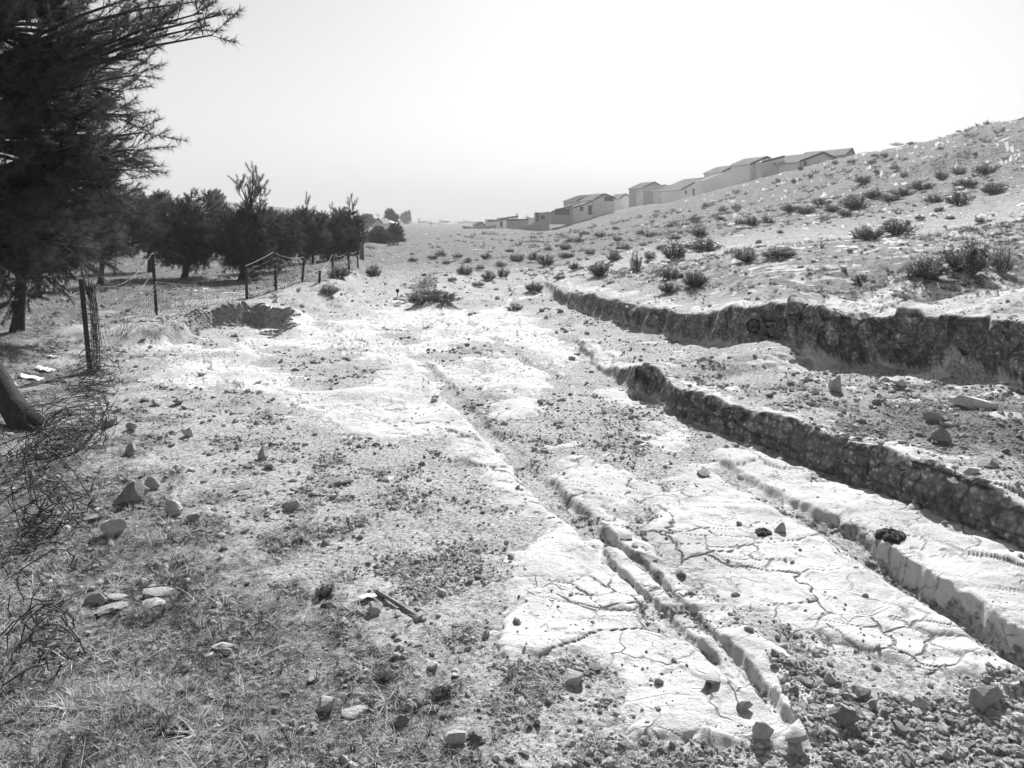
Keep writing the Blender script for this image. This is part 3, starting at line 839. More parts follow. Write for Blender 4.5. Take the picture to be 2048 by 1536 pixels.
# the surroundings of the sheet, coarser and a little lower where the two overlap
def coarse():
    r = np.concatenate([np.linspace(-45, 45, 120)])
    X, Y = np.meshgrid(r, np.linspace(-45, 70, 150), indexing='ij')
    Yc = np.maximum(Y, 1.2)
    t = terrain(np.clip(X, -1.3 * Yc - 2, 1.3 * Yc + 2), Yc)
    inside = (np.abs(X) < UMAX * Y - 0.3) & (Y > 2.2)
    Z = np.where(inside, t['z'] - 0.6 - 0.02 * np.abs(Y), t['z'] - 0.03)
    i = np.arange(X.size).reshape(X.shape)
    q = np.stack([i[:-1, :-1], i[1:, :-1], i[1:, 1:], i[:-1, 1:]], -1).reshape(-1, 4)
    me = mesh_np('terrain', np.stack([X, Y, Z], -1).reshape(-1, 3), q, True)
    for k in ('rock', 'crack', 'grass', 'hill', 'far', 'face', 'pit'):
        fattr(me, k, t[k] if k != 'grass' else np.full(X.shape, 0.5))
    return me
tag(link('terrain', coarse(), M['ground']), kind='structure')

# the hill on the horizon
def far_hill():
    prof = [(560, 446), (640, 440), (700, 430), (760, 420), (790, 414), (815, 411), (850, 412), (880, 419), (920, 427), (980, 432), (1060, 431), (1150, 438), (1240, 446)]
    Y0 = 1700.0
    mb = MB()
    n = 60
    xs = np.linspace(560, 1240, n)
    hs = np.interp(xs, [p[0] for p in prof], [p[1] for p in prof])
    hs = hs + 0.5 * np.sin(xs * 0.11) + 0.35 * np.sin(xs * 0.31)
    vs_, fs_ = [], []
    rows_ = [(-260, 0.0), (-170, 0.35), (-90, 0.75), (0, 1.0), (120, 0.7), (300, 0.0)]
    for dy, k in rows_:
        for x, h in zip(xs, hs):
            p = at(x, h, Y0)
            vs_.append((p[0] * (1 + 0.0 * dy), Y0 + dy, -6 + (p[2] + 6) * k + 1.2 * math.sin(x * 0.07 + dy)))
    for r in range(len(rows_) - 1):
        for i in range(n - 1):
            a = r * n + i
            fs_.append((a, a + 1, a + n + 1, a + n))
    mb.add(vs_, fs_)
    o = mb.build('hill', M['farhill'], smooth=True)
    tag(o, kind='structure')
far_hill()

# ------------------------------------------------------------------ houses on the slope and in the valley
def house(label, Y, prof, base_py, holes=(), depth=5.0, yaw=0.0, wallm='plaster', roofm='tile', group=None, cat='house', over=0.3, name='house', roof=True, chimney=None, flat=False, down=1.6):
    """prof: picture points of the top edge of the front wall; holes: (kind, px0, px1, py0, py1)"""
    k = Y / F
    x0 = prof[0][0]
    ox = (x0 - CX) * k
    oz = CAMZ - (base_py - HY) * k
    root = empty(name, (ox, Y, oz), yaw)
    tag(root, label, cat, group)
    P = [((a - x0) * k, (base_py - b) * k) for a, b in prof]
    W = P[-1][0]
    hl = [(kd, (a - x0) * k, (b - x0) * k, (base_py - d) * k, (base_py - c) * k) for kd, a, b, c, d in holes]
    xs = sorted(set([p[0] for p in P] + [h[1] for h in hl] + [h[2] for h in hl]))
    zt = lambda x: float(np.interp(x, [p[0] for p in P], [p[1] for p in P]))
    th = 0.25
    mb = MB()
    def cell(xa, xb, za, zb, za2, zb2):
        mb.add([(xa, 0, za), (xb, 0, zb), (xb, 0, zb2), (xa, 0, za2), (xa, th, za), (xb, th, zb), (xb, th, zb2), (xa, th, za2)],
               [(0, 1, 2, 3), (5, 4, 7, 6), (3, 2, 6, 7), (1, 0, 4, 5), (0, 3, 7, 4), (2, 1, 5, 6)])
    for xa, xb in zip(xs[:-1], xs[1:]):
        hh = [h for h in hl if h[1] <= xa + 1e-6 and h[2] >= xb - 1e-6]
        if hh:
            h = hh[0]
            if h[3] > -down + 0.01:
                cell(xa, xb, -down, -down, h[3], h[3])
            cell(xa, xb, h[4], h[4], max(zt(xa), h[4] + .02), max(zt(xb), h[4] + .02))
        else:
            cell(xa, xb, -down, -down, zt(xa), zt(xb))
    # the other walls
    hb0, hb1 = P[0][1], P[-1][1]
    mb.box(0, th, th + 0.002, depth, -down, hb0 - 0.02)
    mb.box(W - th, W, th + 0.002, depth, -down, hb1 - 0.02)
    for xa, xb in zip(P[:-1], P[1:]):
        mb.add([(xa[0], depth, -down), (xb[0], depth, -down), (xb[0], depth, xb[1]), (xa[0], depth, xa[1])], [(0, 1, 2, 3)])
    mb.build('wall', M[wallm], root)
    if roof:
        rm = MB()
        t = 0.13
        for i, (a, b) in enumerate(zip(P[:-1], P[1:])):
            dx, dz = b[0] - a[0], b[1] - a[1]
            L = math.hypot(dx, dz)
            ea = over / L if i == 0 else 0.0
            eb = over / L if i == len(P) - 2 else 0.0
            xa, za = a[0] - dx * ea, a[1] - dz * ea
            xb, zb = b[0] + dx * eb, b[1] + dz * eb
            e = 0.012
            rm.add([(xa, -over, za + e), (xb, -over, zb + e), (xb, depth + over, zb + e), (xa, depth + over, za + e),
                    (xa, -over, za + t), (xb, -over, zb + t), (xb, depth + over, zb + t), (xa, depth + over, za + t)],
                   [(0, 3, 2, 1), (4, 5, 6, 7), (0, 1, 5, 4), (1, 2, 6, 5), (2, 3, 7, 6), (3, 0, 4, 7)])
            # rows of cover tiles
            if roofm == 'tile':
                nrow = int(depth / 0.7)
                for q in range(nrow):
                    yy = -over + (q + .5) * (depth + 2 * over) / nrow
                    rm.add([(xa, yy - .12, za + t), (xb, yy - .12, zb + t), (xb, yy, zb + t + .08), (xa, yy, za + t + .08), (xb, yy + .12, zb + t), (xa, yy + .12, za + t)],
                           [(0, 1, 2, 3), (3, 2, 4, 5), (0, 3, 5), (1, 4, 2)])
        ro = rm.build('roof', M[roofm], root)
        vm = MB()
        for i, (a, b) in enumerate(zip(P[:-1], P[1:])):
            vm.add([(a[0], -over - .02, a[1] - .12), (b[0], -over - .02, b[1] - .12), (b[0], -over - .02, b[1] + .2), (a[0], -over - .02, a[1] + .2),
                    (a[0], -over - .004, a[1] - .12), (b[0], -over - .004, b[1] - .12), (b[0], -over - .004, b[1] + .2), (a[0], -over - .004, a[1] + .2)],
                   [(0, 1, 2, 3), (5, 4, 7, 6), (3, 2, 6, 7), (1, 0, 4, 5), (0, 3, 7, 4), (2, 1, 5, 6)])
        vm.build('verge', M['door'], ro)
        if chimney:
            cx, ch = (chimney - x0) * k, 0.8
            cm = MB(); cm.box(cx - .2, cx + .2, depth * .5, depth * .5 + .4, zt(min(max(cx, 0), W)) - .2, zt(min(max(cx, 0), W)) + ch)
            cm.build('chimney', M['plaster_old'], ro)
    for kd, xa, xb, za, zb in hl:
        pm = MB()
        if kd == 'door':
            pm.box(xa, xb, 0.14, 0.18, za, zb)
            d = pm.build('door', M['door'], root)
            fm = MB(); w = 0.06
            fm.box(xa - w, xa - .003, -0.03, 0.02, za, zb + w); fm.box(xb + .003, xb + w, -0.03, 0.02, za, zb + w); fm.box(xa - .002, xb + .002, -0.03, 0.02, zb + .003, zb + w)
            fm.build('frame', M['wood'], d)
        elif kd == 'window':
            pm.box(xa, xb, 0.16, 0.18, za, zb)
            d = pm.build('window', M['dark'], root)
            fm = MB(); w = 0.05
            cx = (xa + xb) / 2; cz = (za + zb) / 2
            fm.box(cx - w / 2, cx + w / 2, 0.10, 0.15, za, zb); fm.box(xa, cx - w / 2 - .001, 0.10, 0.15, cz - w / 2, cz + w / 2); fm.box(cx + w / 2 + .001, xb, 0.10, 0.15, cz - w / 2, cz + w / 2)
            fm.build('frame', M['wood'], d)
            sm = MB(); sm.box(xa - .08, xb + .08, -0.08, 0.05, za - 0.09, za - 0.003); sm.build('sill', M['plaster'], d)
        else:   # a dark panel
            pm.box(xa, xb, 0.10, 0.14, za, zb)
            pm.build('panel', M['door'], root)
    return root

R_ = math.radians
HG = 'houses along the crest of the slope'
house('patched white shack with a dark boarded gable and a window', 165, [(1186, 400), (1211, 388), (1235, 396)], 428, [('panel', 1211, 1232, 393, 402), ('window', 1219, 1227, 409, 418)], 6, R_(20), 'plaster_old', 'tile', HG)
house('whitewashed lean-to with one window and a dark door, joined to the patched shack', 164, [(1146, 415), (1165, 410), (1185.5, 402)], 431, [('window', 1160, 1167, 413.5, 422), ('door', 1177, 1184, 411, 430)], 5, R_(4), 'plaster', 'tin', HG)
house('grey gabled house half hidden behind the patched white shack', 182, [(1152, 402), (1187, 390), (1200, 397)], 425, [], 7, R_(20), 'masonry', 'tile', HG)
house('small white gabled house standing alone between the shack and the row', 215, [(1238, 398), (1253, 388), (1269, 398.5)], 412, [], 6, R_(20), 'plaster', 'tile', HG)
house('tall grey house at the lower end of the row', 205, [(1284, 376), (1312, 364), (1328, 372)], 403, [('window', 1290, 1295, 380, 387)], 7, R_(20), 'masonry', 'tile', HG)
house('house with a white framed window beside the tall grey house', 196, [(1301, 380), (1333, 370), (1342, 375)], 402, [('window', 1303, 1308, 382, 391), ('window', 1316, 1320, 380, 388)], 7, R_(20), 'plaster_old', 'tile', HG)
house('third house of the row, dark doorway at its corner', 188, [(1316, 381), (1354, 370), (1362, 374)], 408, [('door', 1321, 1327, 384, 402), ('window', 1335, 1340, 384, 391)], 7, R_(20), 'masonry', 'tile', HG)
house('fourth house of the row with a narrow dark door and a white plinth', 180, [(1338, 381), (1370, 369), (1380, 373)], 404, [('door', 1341, 1346, 384, 402), ('window', 1352, 1357, 384, 391)], 7, R_(20), 'plaster_old', 'tile', HG)
house('wide plastered house with a black doorway next to the long blank wall', 172, [(1361, 380), (1390, 366), (1418, 355), (1426, 358)], 403, [('window', 1371, 1376, 381, 388), ('door', 1390, 1398, 377, 397)], 8, R_(20), 'plaster', 'tile', HG)
house('long blank white wall of a house rising towards the right', 150, [(1404, 361), (1445, 346.5), (1468, 344)], 394, [], 5, R_(3), 'plaster', 'tin', HG, roof=False, down=2.5)
house('low roofed house behind the end of the blank white wall', 158, [(1443, 344), (1475, 331), (1488, 338)], 362, [('panel', 1470, 1485, 341, 352)], 6, R_(20), 'plaster_old', 'tile', HG)
house('narrow shed with a dark door wedged between two houses', 140, [(1486, 339), (1500, 333)], 360, [('door', 1492, 1494.5, 341, 357)], 4, R_(3), 'plaster_old', 'tin', HG, roof=False)
house('white house end with a tall narrow dark door under a tiled roof', 129, [(1499.5, 329), (1523, 320)], 356, [('door', 1514.5, 1520, 327, 352)], 5, R_(20), 'plaster', 'tile', HG, over=.2)
house('broad blank stuccoed house wall with a stained foot, its top rising to the right', 126, [(1523.5, 324.5), (1570, 313)], 354, [('window', 1548, 1552, 325, 331)], 5, R_(3), 'plaster_old', 'tin', HG, over=.05)
house('tiled roof and gable behind the broad stuccoed wall', 136, [(1508, 325), (1537, 313.5), (1552, 319)], 345, [], 6, R_(20), 'masonry', 'tile', HG)
house('small white cube of a house right of the broad stuccoed wall', 132, [(1570.5, 319), (1586, 318)], 346, [], 5, R_(2), 'plaster', 'tin', HG, over=.1)
house('big gabled house with dark eaves and a small door at its left corner', 122, [(1596, 324), (1656, 304), (1688, 316)], 342, [('window', 1602, 1606, 327, 335), ('door', 1611, 1617, 323, 338)], 8, R_(20), 'plaster', 'tile', HG, over=.35)
house('topmost house of the slope, tiled roof and gable above the big gabled house', 128, [(1690, 309), (1708, 297), (1716, 311)], 322, [], 9, R_(28), 'masonry', 'tile', HG)

VG = 'houses in the valley'
house('pale house with a dark hipped roof above the far pine clump', 150, [(744, 448), (757, 438), (766, 446)], 466, [('window', 748, 751, 452, 457)], 6, R_(-6), 'plaster_old', 'tile', VG)
house('white house with a plain wall right of the dark hipped roof', 156, [(763, 442), (779, 447)], 468, [('window', 775, 777, 452, 456)], 6, R_(-6), 'plaster', 'tin', VG)
house('low house with a grey gable behind the garden wall', 188, [(953, 451), (964, 445), (976, 455)], 462, [], 6, R_(10), 'masonry', 'tile', VG)
house('house with a dark door and a long sheet roof in the valley', 180, [(975, 443), (1000, 440), (1016, 438)], 458, [('door', 1000.5, 1005, 443.5, 454)], 6, R_(4), 'plaster', 'tin', VG)
house('raised flat roofed house with a chimney on the valley crest', 190, [(1000, 439), (1018, 435), (1036, 433)], 450, [], 6, R_(2), 'plaster_old', 'tin', VG, chimney=1035)
house('long grey shed with a thin flat roof left of the stone corner wall', 172, [(1014, 441), (1057, 439)], 456, [], 5, R_(2), 'masonry', 'tin', VG)
house('open dark shed with a slanting roof beside the rubble heap', 160, [(1103, 424), (1146, 411)], 433, [('panel', 1110, 1140, 418, 430)], 4, R_(4), 'drywall', 'tin', VG)
house('ruined hut with dark doorway on the stone corner', 150, [(1071, 424.5), (1084, 425), (1099, 423)], 444, [('door', 1073, 1077, 426, 443), ('panel', 1081, 1090, 431, 439)], 4, R_(2), 'drywall', 'tin', VG, roof=False)

def wall_line(label, pts, thick=0.5, mat='drywall', name='stone_wall', down=0.8):
    """pts: (px, top_py, base_py, Y)"""
    mb = MB()
    n = 0
    vs_, fs_ = [], []
    fine = []
    for a, b in zip(pts[:-1], pts[1:]):
        for i in range(6):
            t = i / 6
            fine.append([a[j] * (1 - t) + b[j] * t for j in range(4)])
    fine.append(list(pts[-1]))
    for i, (px, ty, by, Y) in enumerate(fine):
        p = at(px, ty, Y); q = at(px, by, Y)
        j = 0.08 * math.sin(i * 2.7) + 0.05 * math.sin(i * 7.1)
        for (dy, z) in ((0, q[2] - down), (0.02, p[2] + j), (thick, p[2] + j), (thick + .02, q[2] - down)):
            vs_.append((p[0], Y + dy, z))
    for i in range(len(fine) - 1):
        for k in range(4):
            a = i * 4 + k; b = i * 4 + (k + 1) % 4
            fs_.append((a, a + 4, b + 4, b))
    m = len(fine) - 1
    fs_ += [(0, 1, 2, 3), (m * 4 + 3, m * 4 + 2, m * 4 + 1, m * 4)]
    mb.add(vs_, fs_)
    o = mb.build(name, M[mat])
    tag(o, label, 'wall', 'garden walls on the slope')
wall_line('rubble wall rising to the right up to the stone corner in mid distance', [(1003, 471, 473, 150), (1030, 462, 472, 150), (1050, 452, 470, 149), (1070, 446, 466, 148)])
wall_line('bright stone corner wall below the ruined hut', [(1070.5, 445, 474, 146), (1085, 442, 474, 146), (1098, 441, 468, 147)])
wall_line('long garden wall in the valley below the low gabled house', [(925, 452, 466, 176), (955, 455, 465, 175), (992, 450, 459, 174)])
wall_line('short dark garden wall at the far left end of the valley walls', [(872, 465, 478, 160), (890, 463, 476, 160), (905, 463, 475, 162), (925, 466, 470, 164)])
wall_line('low retaining wall of stones below the long blank house wall', [(1440, 386, 394, 140), (1470, 381, 392, 139), (1505, 375, 385, 138)], 0.6)
wall_line('distant pale garden wall on the valley floor', [(806, 458, 462, 230), (832, 461, 464, 230)], 0.6)

# distant town: small blocks on the plain, too far to show parts
town = [(690, 428, 12, 6, 280), (716, 432, 16, 6, 300), (735, 434, 12, 5, 320), (560, 418, 14, 6, 240), (590, 420, 18, 6, 250), (610, 425, 12, 5, 260), (790, 450, 16, 6, 330), (812, 447, 14, 7, 380), (835, 450, 22, 6, 360), (862, 447, 16, 7, 420),
        (884, 452, 20, 6, 340), (905, 449, 14, 6, 420), (925, 446, 20, 6, 460), (945, 444, 14, 5, 480), (978, 440, 16, 5, 380), (820, 455, 18, 5, 270), (850, 457, 14, 5, 250), (880, 458, 16, 4, 240), (800, 443, 14, 5, 520), (845, 443, 18, 5, 560), (890, 443, 16, 5, 600), (935, 442, 18, 4, 620), (1062, 437, 14, 6, 230), (1000, 436, 12, 4, 420)]
_ord = ['leftmost'] + [q + ' from the left' for q in 'second third fourth fifth sixth seventh eighth ninth tenth eleventh twelfth'.split()]
_ord = _ord + ([q + ' from the right' for q in 'second third fourth fifth sixth seventh eighth ninth tenth eleventh twelfth'.split()][::-1]) + ['rightmost']
_rank = sorted(range(len(town)), key=lambda q: town[q][0])
townword = {q: _ord[k] for k, q in enumerate(_rank)}
for i, (px, py, w, h, Y) in enumerate(town):
    k = Y / F
    x, _, z = at(px, py, Y)
    W, H = w * k, h * k
    mb = MB()
    mb.box(-W / 2, W / 2, 0, 7, -2, H * .72)
    o = empty('distant_house', (x, Y, z - H / 2))
    wl = mb.build('wall', M[['plaster', 'plaster_old', 'masonry'][i % 3]], o)
    rm = MB()
    if i % 2:
        rm.add([(-W / 2 - .3, -.3, H * .72 + .003), (W / 2 + .3, -.3, H * .72 + .003), (W / 2 + .3, 7.3, H * .72 + .003), (-W / 2 - .3, 7.3, H * .72 + .003), (-W / 2 - .3, 3.5, H), (W / 2 + .3, 3.5, H)],
               [(0, 3, 2, 1), (0, 1, 5, 4), (2, 3, 4, 5), (0, 4, 3), (1, 2, 5)])
    else:
        rm.add([(-W / 2 - .2, -.2, H * .72 + .003), (W / 2 + .2, -.2, H * .72 + .003), (W / 2 + .2, 7.2, H * .72 + .003), (-W / 2 - .2, 7.2, H * .72 + .003), (-W / 2 - .2, -.2, H * .84), (W / 2 + .2, -.2, H * .78), (W / 2 + .2, 7.2, H * .78), (-W / 2 - .2, 7.2, H * .84)],
               [(0, 3, 2, 1), (4, 5, 6, 7), (0, 1, 5, 4), (1, 2, 6, 5), (2, 3, 7, 6), (3, 0, 4, 7)])
    rm.build('roof', M['tile' if i % 2 else 'tin'], o)
    tag(o, 'tiny hazy house of the distant town, %s' % townword[i], 'house', 'hazy houses of the distant town')
for i, (px, py, top, Y) in enumerate([(756, 452, 424, 240), (838, 455, 434, 300), (880, 455, 436, 330), (862, 455, 440, 280), (1006, 448, 432, 300), (1054, 446, 427, 200)]):
    p = at(px, py, Y)
    H = (py - top) * Y / F
    o = empty('utility_pole', (p[0], Y, p[2] - .4))
    mb = MB(); mb.tube([(0, 0, 0), (0, 0, H)], [0.13, 0.09], 6); mb.build('pole', M['wood'], o)
    mb = MB(); mb.box(-.7, .7, -.05, .05, H - .55, H - .43); mb.build('crossarm', M['wood'], o)
    tag(o, ['thin utility pole behind the dark hipped roof', 'thin utility pole over the distant town, third from the left', 'tallest hazy pole over the middle of the distant town', 'short utility pole in the valley right of the small pines', 'thin pole standing behind the long garden wall', 'thin pole above the flat roofed shed'][i], 'pole', 'utility poles in the valley')

# ------------------------------------------------------------------ stones
def rock_mesh(seed, flat=0.7, cuts=13):
    r = np.random.default_rng(seed)
    import bmesh
    bm = bmesh.new()
    bmesh.ops.create_icosphere(bm, subdivisions=2, radius=1.0)
    V = np.array([v.co[:] for v in bm.verts])
    for k in range(cuts):
        n = r.normal(size=3); n /= np.linalg.norm(n)
        d = r.uniform(0.40, 0.74)
        over = V @ n - d
        V -= np.where(over > 0, over, 0)[:, None] * n
    V *= np.array([1.0, r.uniform(0.6, 0.95), flat * r.uniform(0.75, 1.15)])
    V += r.normal(size=V.shape) * 0.018
    zmin = V[:, 2].min()
    for v, c in zip(bm.verts, V):
        v.co = c
    me = bpy.data.meshes.new('stone')
    bm.to_mesh(me); bm.free()
    me.materials.append(M['stone'])
    return me
ROCKM = [rock_mesh(100 + i, 0.62) for i in range(10)]
SLABM = [rock_mesh(200 + i, 0.36, 14) for i in range(7)]
TALLM = [rock_mesh(300 + i, 0.95, 13) for i in range(4)]

def put_stone(p, size, me, label, group=None, rz=None, tilt=0.15, sink=0.24):
    o = bpy.data.objects.new('stone', me)
    zext = max(abs(v.co.z) for v in me.vertices) * size
    o.location = (p[0], p[1], p[2] + zext * (1 - 2 * sink))
    o.scale = (size, size, size)
    o.rotation_euler = (random.uniform(-tilt, tilt), random.uniform(-tilt, tilt), random.uniform(0, 6.28) if rz is None else rz)
    COL.objects.link(o)
    tag(o, label, 'stone', group)
    return o
# stones one can single out: px, py of the foot, width px, type, label
SOLO = [
    (265, 1004, 62, 'r', 'big dark stone with a pale top, largest on the left'),
    (306, 978, 30, 't', 'pointed dark stone just behind the big dark stone on the left'),
    (348, 1030, 38, 't', 'upright angular stone with a dark front, right of the big dark stone'),
    (386, 1044, 24, 't', 'small dark pointed stone right of the upright angular stone'),
    (322, 1050, 22, 's', 'small pale stone in front of the upright angular stone'),
    (227, 1072, 46, 't', 'white tilted block stone casting a black shadow on the grass'),
    (178, 1040, 42, 's', 'rough pale stone beside the tangled barbed wire'),
    (224, 1155, 32, 's', 'small white flat stone in the grass below the white block'),
    (322, 1190, 52, 's', 'broad pale slab, upper one of two slabs in the grass'),
    (312, 1208, 42, 's', 'pale slab lying in front of the broad slab'),
    (238, 1198, 34, 's', 'pale pointed stone left of the two slabs'),
    (222, 1220, 48, 's', 'long pale stone with a dark end lower left of the two slabs'),
    (186, 1208, 44, 'r', 'dark stone sunk in the grass near the left edge'),
    (445, 1295, 34, 's', 'flat stone with a dark underside in the lower left grass'),
    (452, 1306, 18, 'r', 'small pale stone leaning on the flat stone in the lower left grass'),
    (654, 1416, 42, 'r', 'rounded white stone at the lower edge left of the bleached rock'),
    (712, 1428, 44, 's', 'pale broken stone right of the rounded white stone'),
    (803, 1450, 34, 'r', 'pale round stone near the lower edge'),
    (905, 1484, 42, 'r', 'grey stone half buried at the lower edge beside a pale one'),
    (950, 1476, 40, 'r', 'pale rounded stone at the lower edge beside the grey one'),
    (1148, 1366, 48, 'r', 'grey block stone lying on the white rock sheet low in the middle'),
    (1194, 1334, 28, 's', 'dark wedge stone on the white rock sheet near the grey block'),
    (678, 966, 44, 's', 'long flat stone on the bare soil left of the rock ridge'),
    (486, 976, 36, 's', 'flat stone of a close pair on the left soil, rear one'),
    (488, 988, 30, 's', 'flat stone of a close pair on the left soil, front one'),
    (634, 988, 28, 'r', 'oval stone on the left soil between the pair and the long flat stone'),
    (580, 1018, 28, 't', 'small cluster stone standing up in the middle of the left soil'),
    (264, 858, 24, 'r', 'dark flat stone at the far end of the grass strip'),
    (220, 852, 32, 'r', 'pale peaked stone beside the wire near the pine trunk'),
    (262, 905, 24, 't', 'small upright dark stone on pale soil in front of the peaked stone'),
    (378, 872, 22, 'r', 'grey stone on the bare soil below the white rock dome'),
    (314, 810, 26, 'r', 'dark topped stone on the soil left of the white rock dome'),
    (358, 808, 20, 'r', 'dark stone just left of the white rock dome'),
    (500, 933, 22, 'r', 'small dark stone on the left soil'),
    (526, 918, 24, 't', 'upright dark stone on the left soil'),
    (541, 936, 22, 'r', 'round grey stone right of the upright dark stone'),
    (402, 752, 16, 'r', 'black stone sitting on the white rock dome'),
    (1943, 812, 66, 's', 'large flat topped boulder with a black front on the upper ledge'),
    (1862, 842, 34, 'r', 'pale stone left of the flat topped boulder'),
    (1670, 784, 40, 't', 'pointed grey stone on the upper ledge below the tall rock face'),
    (1612, 760, 26, 's', 'white slab on the upper ledge left of the pointed grey stone'),
    (1802, 772, 30, 'r', 'pale round stone at the edge of the shadow of the tall rock face'),
    (1880, 885, 40, 'r', 'grey block on the ledge beside the pale slabs'),
    (1975, 930, 48, 's', 'large pale slab at the right edge of the ledge'),
    (1935, 945, 40, 's', 'pale tilted slab left of the large slab at the ledge edge'),
    (1908, 962, 36, 's', 'flat slab propped on the lip of the near rock face'),
    (1290, 735, 18, 'r', 'small triangular stone on the nose of the near rock face'),
    (1406, 948, 30, 's', 'dark flat stone on gravel near the start of the right rut'),
    (1252, 1076, 28, 's', 'oval stone in the gravel between the two white slabs'),
    (1362, 1152, 22, 'r', 'dark round stone wedged between rock blocks'),
    (1424, 1360, 46, 's', 'pale stone lying across the foot of the narrow ruts'),
    (1562, 1062, 26, 'r', 'small stone at the brink of the right rut'),
    (1485, 1420, 32, 'r', 'dark stone in the rubble beside the narrow ruts'),
    (1590, 1480, 44, 'r', 'grey block stone in the rubble at the lower edge'),
    (1528, 1475, 40, 't', 'tall angular stone in the rubble at the lower edge'),
    (1965, 1410, 70, 'r', 'big pale boulder in the rubble of the lower right corner'),
    (1690, 1445, 56, 'r', 'pale block at the left end of the rubble'),
    (1725, 1395, 40, 'r', 'grey cracked block at the top of the rubble'),
    (748, 1228, 24, 't', 'small dark block stone beside the stick'),
    (838, 1238, 24, 'r', 'dark round stone at the end of the stick'),
]
hp = hits([(a[0], a[1]) for a in SOLO])
for (px, py, w, ty, lab), p in zip(SOLO, hp):
    size = 0.76 * w / F * p[1]
    me = random.choice({'r': ROCKM, 's': SLABM, 't': TALLM}[ty])
    put_stone(p, size, me, lab, rz=random.uniform(-.5, .5))

def pick(mask, n, wgt=None):
    ids = np.nonzero(mask & GVIS)[0]
    p = None
    if wgt is not None:
        p = wgt[ids].astype(np.float64); p /= p.sum()
    return rng.choice(ids, size=min(n, len(ids)), replace=False, p=p)
inpx = lambda a, b, c, d: (GPX > a) & (GPX < b) & (GPY > c) & (GPY < d)
def inpoly(poly):
    return poly_sd(GPX, GPY, poly) > 0
RUBBLE = [(1530, 1300), (1640, 1330), (1740, 1390), (1900, 1395), (1990, 1330), (2080, 1360), (2080, 1536), (1650, 1536), (1590, 1420)]
zones = [
    (inpoly(RUBBLE), 95, (15, 46), 'srr', 'angular limestone fragment in the rubble of the lower right corner', 'rubble stones at the lower right'),
    (inpoly([(1480, 780), (2060, 760), (2060, 980), (1700, 890)]) & (GSL < 1.0), 55, (13, 28), 'r', 'loose stone strewn on the upper ledge between the two rock faces', 'stones on the upper ledge'),
    (inpoly([(230, 800), (560, 790), (640, 870), (760, 1000), (700, 1100), (500, 1060), (260, 960)]), 48, (10, 20), 'rs', 'small dark stone scattered on the bare soil left of the rock ridge', 'stones on the bare left soil'),
    (inpoly([(700, 1260), (1000, 1200), (1240, 1400), (1240, 1520), (420, 1520), (500, 1350)]), 36, (14, 30), 'rs', 'stone lying in the thin grass along the lower edge', 'stones along the lower edge'),
]
for mask, n, (a, b), tys, lab, grp in zones:
    for i in pick(mask, n):
        w = a + (b - a) * rng.random() ** 2
        me = random.choice(sum([{'r': ROCKM, 's': SLABM, 't': TALLM}[c] for c in tys], []))
        put_stone(GP[i], 0.5 * w / F * GP[i, 1], me, lab, grp, tilt=0.35)

# gravel and grass: point clouds that carry small meshes
def scatter(name, pts, rot, scl, var, meshes, label, cat):
    me = bpy.data.meshes.new(name)
    me.vertices.add(len(pts))
    me.vertices.foreach_set('co', np.ascontiguousarray(pts, np.float32).ravel())
    for nm, arr, ty in (('rot', rot, 'FLOAT_VECTOR'), ('scl', scl, 'FLOAT_VECTOR')):
        a = me.attributes.new(nm, ty, 'POINT')
        a.data.foreach_set('vector', np.ascontiguousarray(arr, np.float32).ravel())
    a = me.attributes.new('var', 'INT', 'POINT')
    a.data.foreach_set('value', np.ascontiguousarray(var, np.int32))
    me.update()
    o = link(name, me)
    ng = bpy.data.node_groups.new(name, 'GeometryNodeTree')
    ng.interface.new_socket(name='Geometry', in_out='INPUT', socket_type='NodeSocketGeometry')
    ng.interface.new_socket(name='Geometry', in_out='OUTPUT', socket_type='NodeSocketGeometry')
    N, L = ng.nodes, ng.links
    gi, go = N.new('NodeGroupInput'), N.new('NodeGroupOutput')
    iop = N.new('GeometryNodeInstanceOnPoints')
    g2i = N.new('GeometryNodeGeometryToInstance')
    for m in reversed(meshes):
        src = bpy.data.objects.new(name + '_piece', m)
        oi = N.new('GeometryNodeObjectInfo')
        oi.inputs['Object'].default_value = src
        L.new(oi.outputs['Geometry'], g2i.inputs[0])
    L.new(gi.outputs[0], iop.inputs['Points'])
    L.new(g2i.outputs[0], iop.inputs['Instance'])
    iop.inputs['Pick Instance'].default_value = True
    def na(nm, ty):
        q = N.new('GeometryNodeInputNamedAttribute')
        q.data_type = ty
        q.inputs[0].default_value = nm
        return q.outputs[0]
    L.new(na('var', 'INT'), iop.inputs['Instance Index'])
    e2r = N.new('FunctionNodeEulerToRotation')
    L.new(na('rot', 'FLOAT_VECTOR'), e2r.inputs[0])
    L.new(e2r.outputs[0], iop.inputs['Rotation'])
    L.new(na('scl', 'FLOAT_VECTOR'), iop.inputs['Scale'])
    L.new(iop.outputs[0], go.inputs[0])
    md = o.modifiers.new('scatter', 'NODES')
    md.node_group = ng
    tag(o, label, cat, kind='stuff')
    return o

